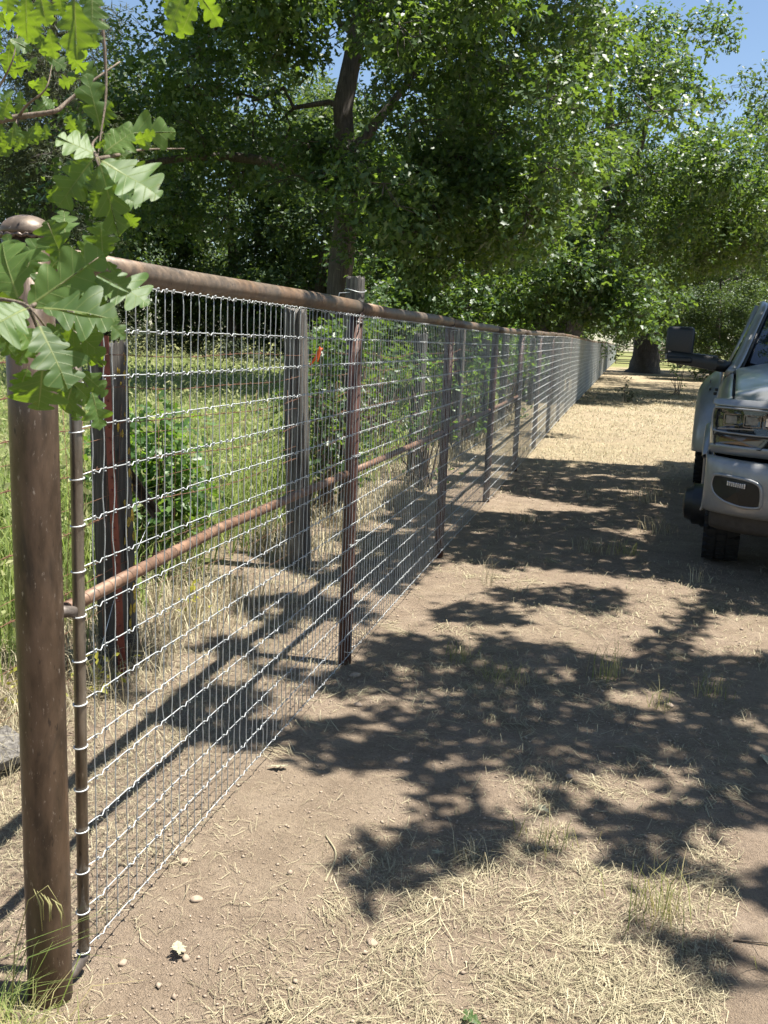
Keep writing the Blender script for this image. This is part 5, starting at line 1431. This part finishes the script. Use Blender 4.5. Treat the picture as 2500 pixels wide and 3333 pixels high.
# corner panel beside the lamps
for sd_ in (-1, 1):
    def P(x, z, proud=0.0): return (sd_ * x, float(yf(x)) - proud, z)
    def patch(outline, proud, depth):
        """outline polygon in (x,z) laid on the curved nose, with a rim of given depth"""
        fr = [P(x, z, proud) for x, z in outline]; bk = [P(x, z, proud - depth) for x, z in outline]
        n = len(outline)
        cx = sum(o_[0] for o_ in outline) / n; cz = sum(o_[1] for o_ in outline) / n
        F = [(i, (i + 1) % n, n + (i + 1) % n, n + i) for i in range(n)]
        mb = MB().add(fr + bk + [P(cx, cz, proud)], F + [(2 * n, i, (i + 1) % n) for i in range(n)])
        return mb
    lamp = [(.972, .995), (.978, 1.06), (.970, 1.125), (.94, 1.137), (.80, 1.137), (.62, 1.135), (.50, 1.13), (.485, 1.09), (.53, 1.02), (.56, .985), (.70, .978), (.90, .980), (.955, .985)]
    hl = patch(lamp, -.012, .03).build('headlight', MT['lens_dark'], truck)
    inner = [(.5 + (x - .5) * .95 + .012, 1.058 + (z - 1.058) * .84) for x, z in lamp]
    # two boxed reflectors, a chrome shelf
    for cx, w_ in ((.855, .10), (.735, .10), (.62, .09)):
        bx = MB()
        y0 = float(yf(cx)) - .004
        for dx in (-w_ / 2, w_ / 2): bx.box((sd_ * (cx + dx), y0, 1.065), (.006, .02, .075))
        for dz in (-.036, .036): bx.box((sd_ * cx, y0, 1.065 + dz), (w_, .02, .006))
        bx.build('reflector_frame', MT['lens_dark'], hl)
        MB().box((sd_ * cx, y0 + .012, 1.065), (w_ * .8, .004, .055)).build('reflector', MT['reflector'] if cx > .7 else MT['white_lamp'], hl, bevel=.002)
    MB().box((sd_ * .76, float(yf(.76)) - .006, 1.012), (.36, .012, .008), Matrix.Rotation(sd_ * -.16, 3, 'Z')).build('trim_line', MT['reflector'], hl)
    rim = [P(x, z, .016) for x, z in lamp] ; rim.append(rim[0])
    MB().tube(cat(rim, 3), .007, 8, False).build('lamp_rim', MT['bumper'], hl, True)
    patch(inner, .012, .004).build('lens', MT['lamp_glass'], hl)
    sig = [(.955, .955), (.95, .905), (.93, .893), (.70, .888), (.66, .9), (.63, .945), (.62, .965), (.75, .967), (.93, .967)]
    ts = patch(sig, .002, .03).build('turn_signal', MT['lens_dark'], truck)
    patch([(.80 + (x - .80) * .8, .93 + (z - .93) * .62) for x, z in sig], .006, .004).build('amber_lens', MT['amber'], ts)
    rim = [P(x, z, .004) for x, z in sig]; rim.append(rim[0])
    MB().tube(cat(rim, 3), .006, 6, False).build('signal_rim', MT['black_plastic'], ts, True)
# bumper
prof = [(.07, .828), (-.005, .822), (-.035, .79), (-.045, .70), (-.04, .58), (-.02, .49), (.02, .452), (.08, .445)]
def yb(x): return -1.0 + .33 * (abs(x) / 1.0) ** 5
G = []
for x in np.linspace(-1.0, 1.0, 33):
    G.append([(x, float(yb(x)) + dy, z - .03 * (1 - abs(x)) * (z > .8)) for dy, z in prof])
bmp = smooth_part(MB().grid(G), 'bumper', 'bumper', sub=1, thick=.02)
# bumper end return along the side
for sd_ in (-1, 1):
    G = []
    for y in np.linspace(-.672, -.50, 4):
        G.append([(sd_ * (1.0 + dy * .12 - .012 * (y + .67) * 8), y, z) for dy, z in prof])
    smooth_part(MB().grid(G, sd_ < 0), 'bumper_end', 'bumper', bmp, sub=1, thick=.02)
    def Q(x, z, proud): return (sd_ * x, float(yb(x)) - .046 + .9 * (z - .68) ** 2 - proud, z)
    out = [(.935, .69), (.915, .712), (.80, .712), (.70, .70), (.65, .665), (.64, .565), (.66, .535), (.76, .530), (.86, .550), (.92, .59), (.94, .64)]
    n = len(out)
    fg = MB().add([Q(x, z, .010) for x, z in out] + [Q(.79, .62, .016)], [(n, i, (i + 1) % n) for i in range(n)]).build('fog_lamp_pocket', MT['black_plastic'], truck)
    rim = [Q(x, z, .002) for x, z in out]; rim.append(rim[0])
    MB().tube(cat(rim, 4), .011, 8, False).build('pocket_rim', MT['bumper'], fg, True)
    fl = MB()
    for q in range(9):
        x = .745 + q * .0125
        fl.box(Q(x, .668 + .012 * ((x - .8) * 4), .020), (.0105, .012, .030))
    fl.build('fog_lamp', MT['white_lamp'], fg, bevel=.003)
# valance under the bumper
G = []
for x in np.linspace(-.95, .95, 21):
    y = float(yb(x)) + .06
    G.append([(x, y - .01, .46), (x, y + .01, .42), (x, y + .02, .38), (x * .99, y + .03, .325), (x * .97, y + .2, .32)])
smooth_part(MB().grid(G), 'valance', 'valance', sub=1, thick=.012)
# cab: cowl, pillars, panes, roof, doors
def pane(pts, name, mat, thick=.006, parent=truck):
    mb = MB().add(pts, [tuple(range(len(pts)))])
    o = mb.build(name, MT[mat], parent)
    s = o.modifiers.new('t', 'SOLIDIFY'); s.thickness = thick
    return o
wb = [(x, 1.03 + .22 * (abs(x) / .8) ** 2.2, 1.385 - .0 * abs(x)) for x in np.linspace(-.80, .80, 9)]
wt = [(x, 1.86 + .09 * (abs(x) / .64) ** 2, 1.905 - .02 * (abs(x) / .64) ** 2) for x in np.linspace(-.635, .635, 9)]
G = [[tuple(np.array(a) * (1 - t) + np.array(c_) * t + np.array((0, -.02, .025)) * math.sin(math.pi * t)) for t in np.linspace(0, 1, 6)] for a, c_ in zip(wb, wt)]
smooth_part(MB().grid(G), 'windscreen', 'glass', sub=1, thick=.006)
G = []
for y, z, w in ((1.84, 1.90, .66), (1.90, 1.945, .675), (2.05, 1.975, .70), (2.6, 1.985, .72), (3.1, 1.965, .71), (3.28, 1.92, .69), (3.33, 1.87, .68)):
    row = []
    for t in np.linspace(-1, 1, 13):
        row.append((w * t, y + .09 * t * t * (y < 2), z - .035 * abs(t) ** 3 - (.03 if abs(t) == 1 else 0)))
    G.append(row)
smooth_part(MB().grid(G, True), 'roof', 'paint', sub=2, thick=.02)
for sd_ in (-1, 1):
    ap = np.array([(.885, 1.10, 1.32), (.825, 1.28, 1.44), (.735, 1.62, 1.70), (.672, 1.92, 1.88), (.672, 2.10, 1.925)]) * (sd_, 1, 1)
    mbp = MB().tube(cat(ap, 5), np.linspace(.052, .038, 21), 10)
    mbp.build('windscreen_pillar', MT['paint'], truck, True)
    MB().tube(cat(ap * (.955, 1, 1) + (0, -.035, -.01), 5), .017, 8).build('pillar_trim', MT['black_plastic'], truck, True)
    for y, z0 in ((2.22, 1.30), (3.22, 1.30)):
        MB().tube([(sd_ * .92, y, z0), (sd_ * .80, y, 1.62), (sd_ * .70, y + .01, 1.92)], .04, 8).build('door_pillar', MT['paint'], truck, True)
    pane([(sd_ * .915, 1.22, 1.36), (sd_ * .915, 2.2, 1.34), (sd_ * .715, 2.2, 1.87), (sd_ * .70, 2.0, 1.87)], 'side_window', 'glass')
    pane([(sd_ * .915, 2.26, 1.34), (sd_ * .915, 3.2, 1.34), (sd_ * .715, 3.2, 1.86), (sd_ * .715, 2.26, 1.87)], 'side_window', 'glass')
    for y0, y1 in ((1.14, 2.21), (2.22, 3.26)):
        G = []
        for y in np.linspace(y0, y1, 5):
            G.append([(sd_ * .94, y, .48), (sd_ * .985, y, .70), (sd_ * .992, y, 1.0), (sd_ * .975, y, 1.2), (sd_ * .925, y, 1.34)])
        d_ = smooth_part(MB().grid(G, sd_ > 0), 'door', 'paint', sub=1, thick=.02)
        MB().box((sd_ * 1.005, y1 - .13, 1.12), (.03, .16, .03)).build('handle', MT['black_plastic'], d_, bevel=.006)
    MB().tube([(sd_ * .95, .75, .45), (sd_ * .98, 1.2, .40), (sd_ * .98, 3.2, .40)], .04, 10).build('side_step', MT['black_plastic'], truck, True)
    # tow mirror
    mr_ = MB()
    G = []
    for t in np.linspace(0, 1, 9):
        x = 1.0 + .40 * t
        h = .075 * (1 - .2 * t); c = 1.395 + .045 * t
        G.append([(sd_ * x, 1.16 + dy * (1 - .2 * t) - .02 * t, c + dz * h / .055) for dy, dz in ((-.05, -.04), (-.06, .02), (-.04, .05), (.04, .05), (.06, 0), (.04, -.05), (-.05, -.04))])
    arm = smooth_part(MB().grid(G, sd_ < 0), 'mirror', 'black_plastic', sub=1, label='black extending tow mirror')
    MB().tube([(sd_ * .90, 1.20, 1.37), (sd_ * .98, 1.17, 1.385), (sd_ * 1.06, 1.155, 1.40)], [.05, .055, .05], 10).build('mount', MT['black_plastic'], arm, True)
    hb = MB().box((sd_ * 1.315, 1.20, 1.552), (.225, .13, .275))
    ho = hb.build('head', MT['black_plastic'], arm, True); bv = ho.modifiers.new('b', 'BEVEL'); bv.width = .035; bv.segments = 4
    MB().box((sd_ * 1.315, 1.268, 1.552), (.19, .006, .24)).build('mirror_glass', MT['glass'], arm, bevel=.01)
    MB().box((sd_ * 1.30, 1.13, 1.418), (.20, .10, .05)).build('lower_shroud', MT['black_plastic'], arm, bevel=.015)
    MB().box((sd_ * 1.412, 1.135, 1.44), (.02, .02, .05)).build('marker_lamp', MT['reflector'], arm, bevel=.005)
    # bed side and dually fender
    G = []
    for y in (3.34, 3.8, 4.4, 5.0, 5.55):
        G.append([(sd_ * .95, y, .55), (sd_ * .99, y, .8), (sd_ * .99, y, 1.15), (sd_ * .97, y, 1.35), (sd_ * .93, y, 1.40), (sd_ * .87, y, 1.40), (sd_ * .86, y, 1.3)])
    smooth_part(MB().grid(G, sd_ > 0), 'bed_side', 'paint', sub=1, thick=.015)
    G = []
    for a in np.linspace(-.12, math.pi + .12, 25):
        cy, cz = math.cos(a), math.sin(a)
        G.append([(sd_ * xx, 4.35 + cy * r_, max(.42, .45 + cz * rz_)) for xx, r_, rz_ in ((.975, .86, .88), (1.08, .80, .82), (1.17, .70, .72), (1.215, .62, .62), (1.222, .56, .55), (1.20, .53, .52), (1.0, .52, .51))])
    smooth_part(MB().grid(G, sd_ > 0), 'rear_fender', 'paint', sub=1, thick=.01, label='bulging rear fender over twin wheels')
    for q, zz_ in ((4.02, 1.18), (4.02, 1.10)):
        MB().lathe([(.022, 0), (.02, .01), (.004, .014)], 12, 'x', (sd_ * 1.075 if sd_ > 0 else -1.089, 3.86, zz_)).build('marker_light', MT['reflector'], truck, True)
MB().box((0, 1.05, .95), (1.7, .1, .7)).box((0, 2.2, .75), (1.72, 2.2, .5)).box((0, 4.4, .8), (1.7, 2.2, .35)).box((0, .1, .72), (.98, 1.5, .35)).build('underbody', MT['valance'], truck)
pane([(-.88, 3.33, 1.33), (.88, 3.33, 1.33), (.68, 3.33, 1.86), (-.68, 3.33, 1.86)], 'rear_window', 'glass')
MB().box((0, 5.56, .98), (1.8, .05, .78)).build('tailgate', MT['paint'], truck, bevel=.02)
# wheels
def wheel(x, y, sd_, front):
    R, W = (.385 if front else .405), .245
    w = empty('wheel', (x, y, R), 0); w.parent = truck
    prof = [(.23, -W / 2 + .02), (.29, -W / 2), (.32, -W / 2 + .002), (R - .04, -W / 2 + .012), (R - .014, -W / 2 + .035), (R, -W / 2 + .07), (R, W / 2 - .07), (R - .014, W / 2 - .035), (R - .04, W / 2 - .012), (.32, W / 2 - .002), (.29, W / 2), (.23, W / 2 - .02)]
    MB().lathe(prof, 40, 'x').build('tyre', MT['tyre'], w, True)
    lug = MB()
    for i in range(36):
        a = 2 * math.pi * i / 36
        for k_, off in ((-.07, 0), (0, .09), (.07, 0)):
            aa_ = a + off
            Rm = Matrix.Rotation(aa_, 3, 'X')
            lug.box(Rm @ Vector((k_, 0, R + .002)), (.058, .045, .012), Rm)
    for i in range(30):
        a = 2 * math.pi * i / 30
        Rm = Matrix.Rotation(a, 3, 'X')
        for s_ in (-1, 1):
            lug.box(Rm @ Vector((s_ * (W / 2 - .014), 0, R - .02)), (.03, .04, .045), Rm)
    lug.build('tread', MT['tyre'], w)
    o_ = sd_ * .02 if front else -sd_ * .09
    rim = MB().lathe([(.235, -.10), (.235, .10), (.20, .10), (.19, sd_ * .06 if True else 0), (.05, sd_ * .07)], 32, 'x')
    rm = rim.build('rim', MT['black_steel'], w, True)
    for i in range(8):
        a = 2 * math.pi * i / 8 + .2
        c = np.array((sd_ * (.115 if front else .02), .158 * math.cos(a), .158 * math.sin(a)))
        MB().tube([c + np.array((0, .026 * math.cos(t), .034 * math.sin(t))) for t in np.linspace(0, 6.2832, 17)], .005, 6, False).build('hand_hole_ring', MT['chrome'], rm, True)
    if front:
        pr = [(.17, .06), (.165, .15), (.15, .165), (.15, .215), (.125, .225), (.11, .27), (.06, .285), (.03, .286)]
    else:
        pr = [(.10, -.06), (.09, .02), (.05, .03)]
    hb_ = MB().lathe([(r, sd_ * h) for r, h in pr], 24, 'x').build('hub', MT['black_steel'], w, True)
    for i in range(8):
        a = 2 * math.pi * i / 8
        c = np.array((sd_ * (.135 if front else .0), .14 * math.cos(a) * .98, .14 * math.sin(a) * .98))
        MB().lathe([(.012, 0), (.012, sd_ * .03), (.006, sd_ * .036)], 6, 'x', tuple(c)).build('lug_nut', MT['black_steel'], hb_)
for sd_ in (-1, 1):
    wheel(sd_ * .845, 0, sd_, True)
    wheel(sd_ * 1.05, 4.35, sd_, False)
    wheel(sd_ * .76, 4.35, sd_, False)
# wipers
MB().tube([(-.62, 1.02, 1.405), (-.2, 1.00, 1.42), (.1, 1.02, 1.425)], .008, 6).build('wiper', MT['black_plastic'], truck, True)
MB().tube([(.1, 1.03, 1.41), (.4, 1.05, 1.42), (.66, 1.10, 1.41)], .008, 6).build('wiper', MT['black_plastic'], truck, True)
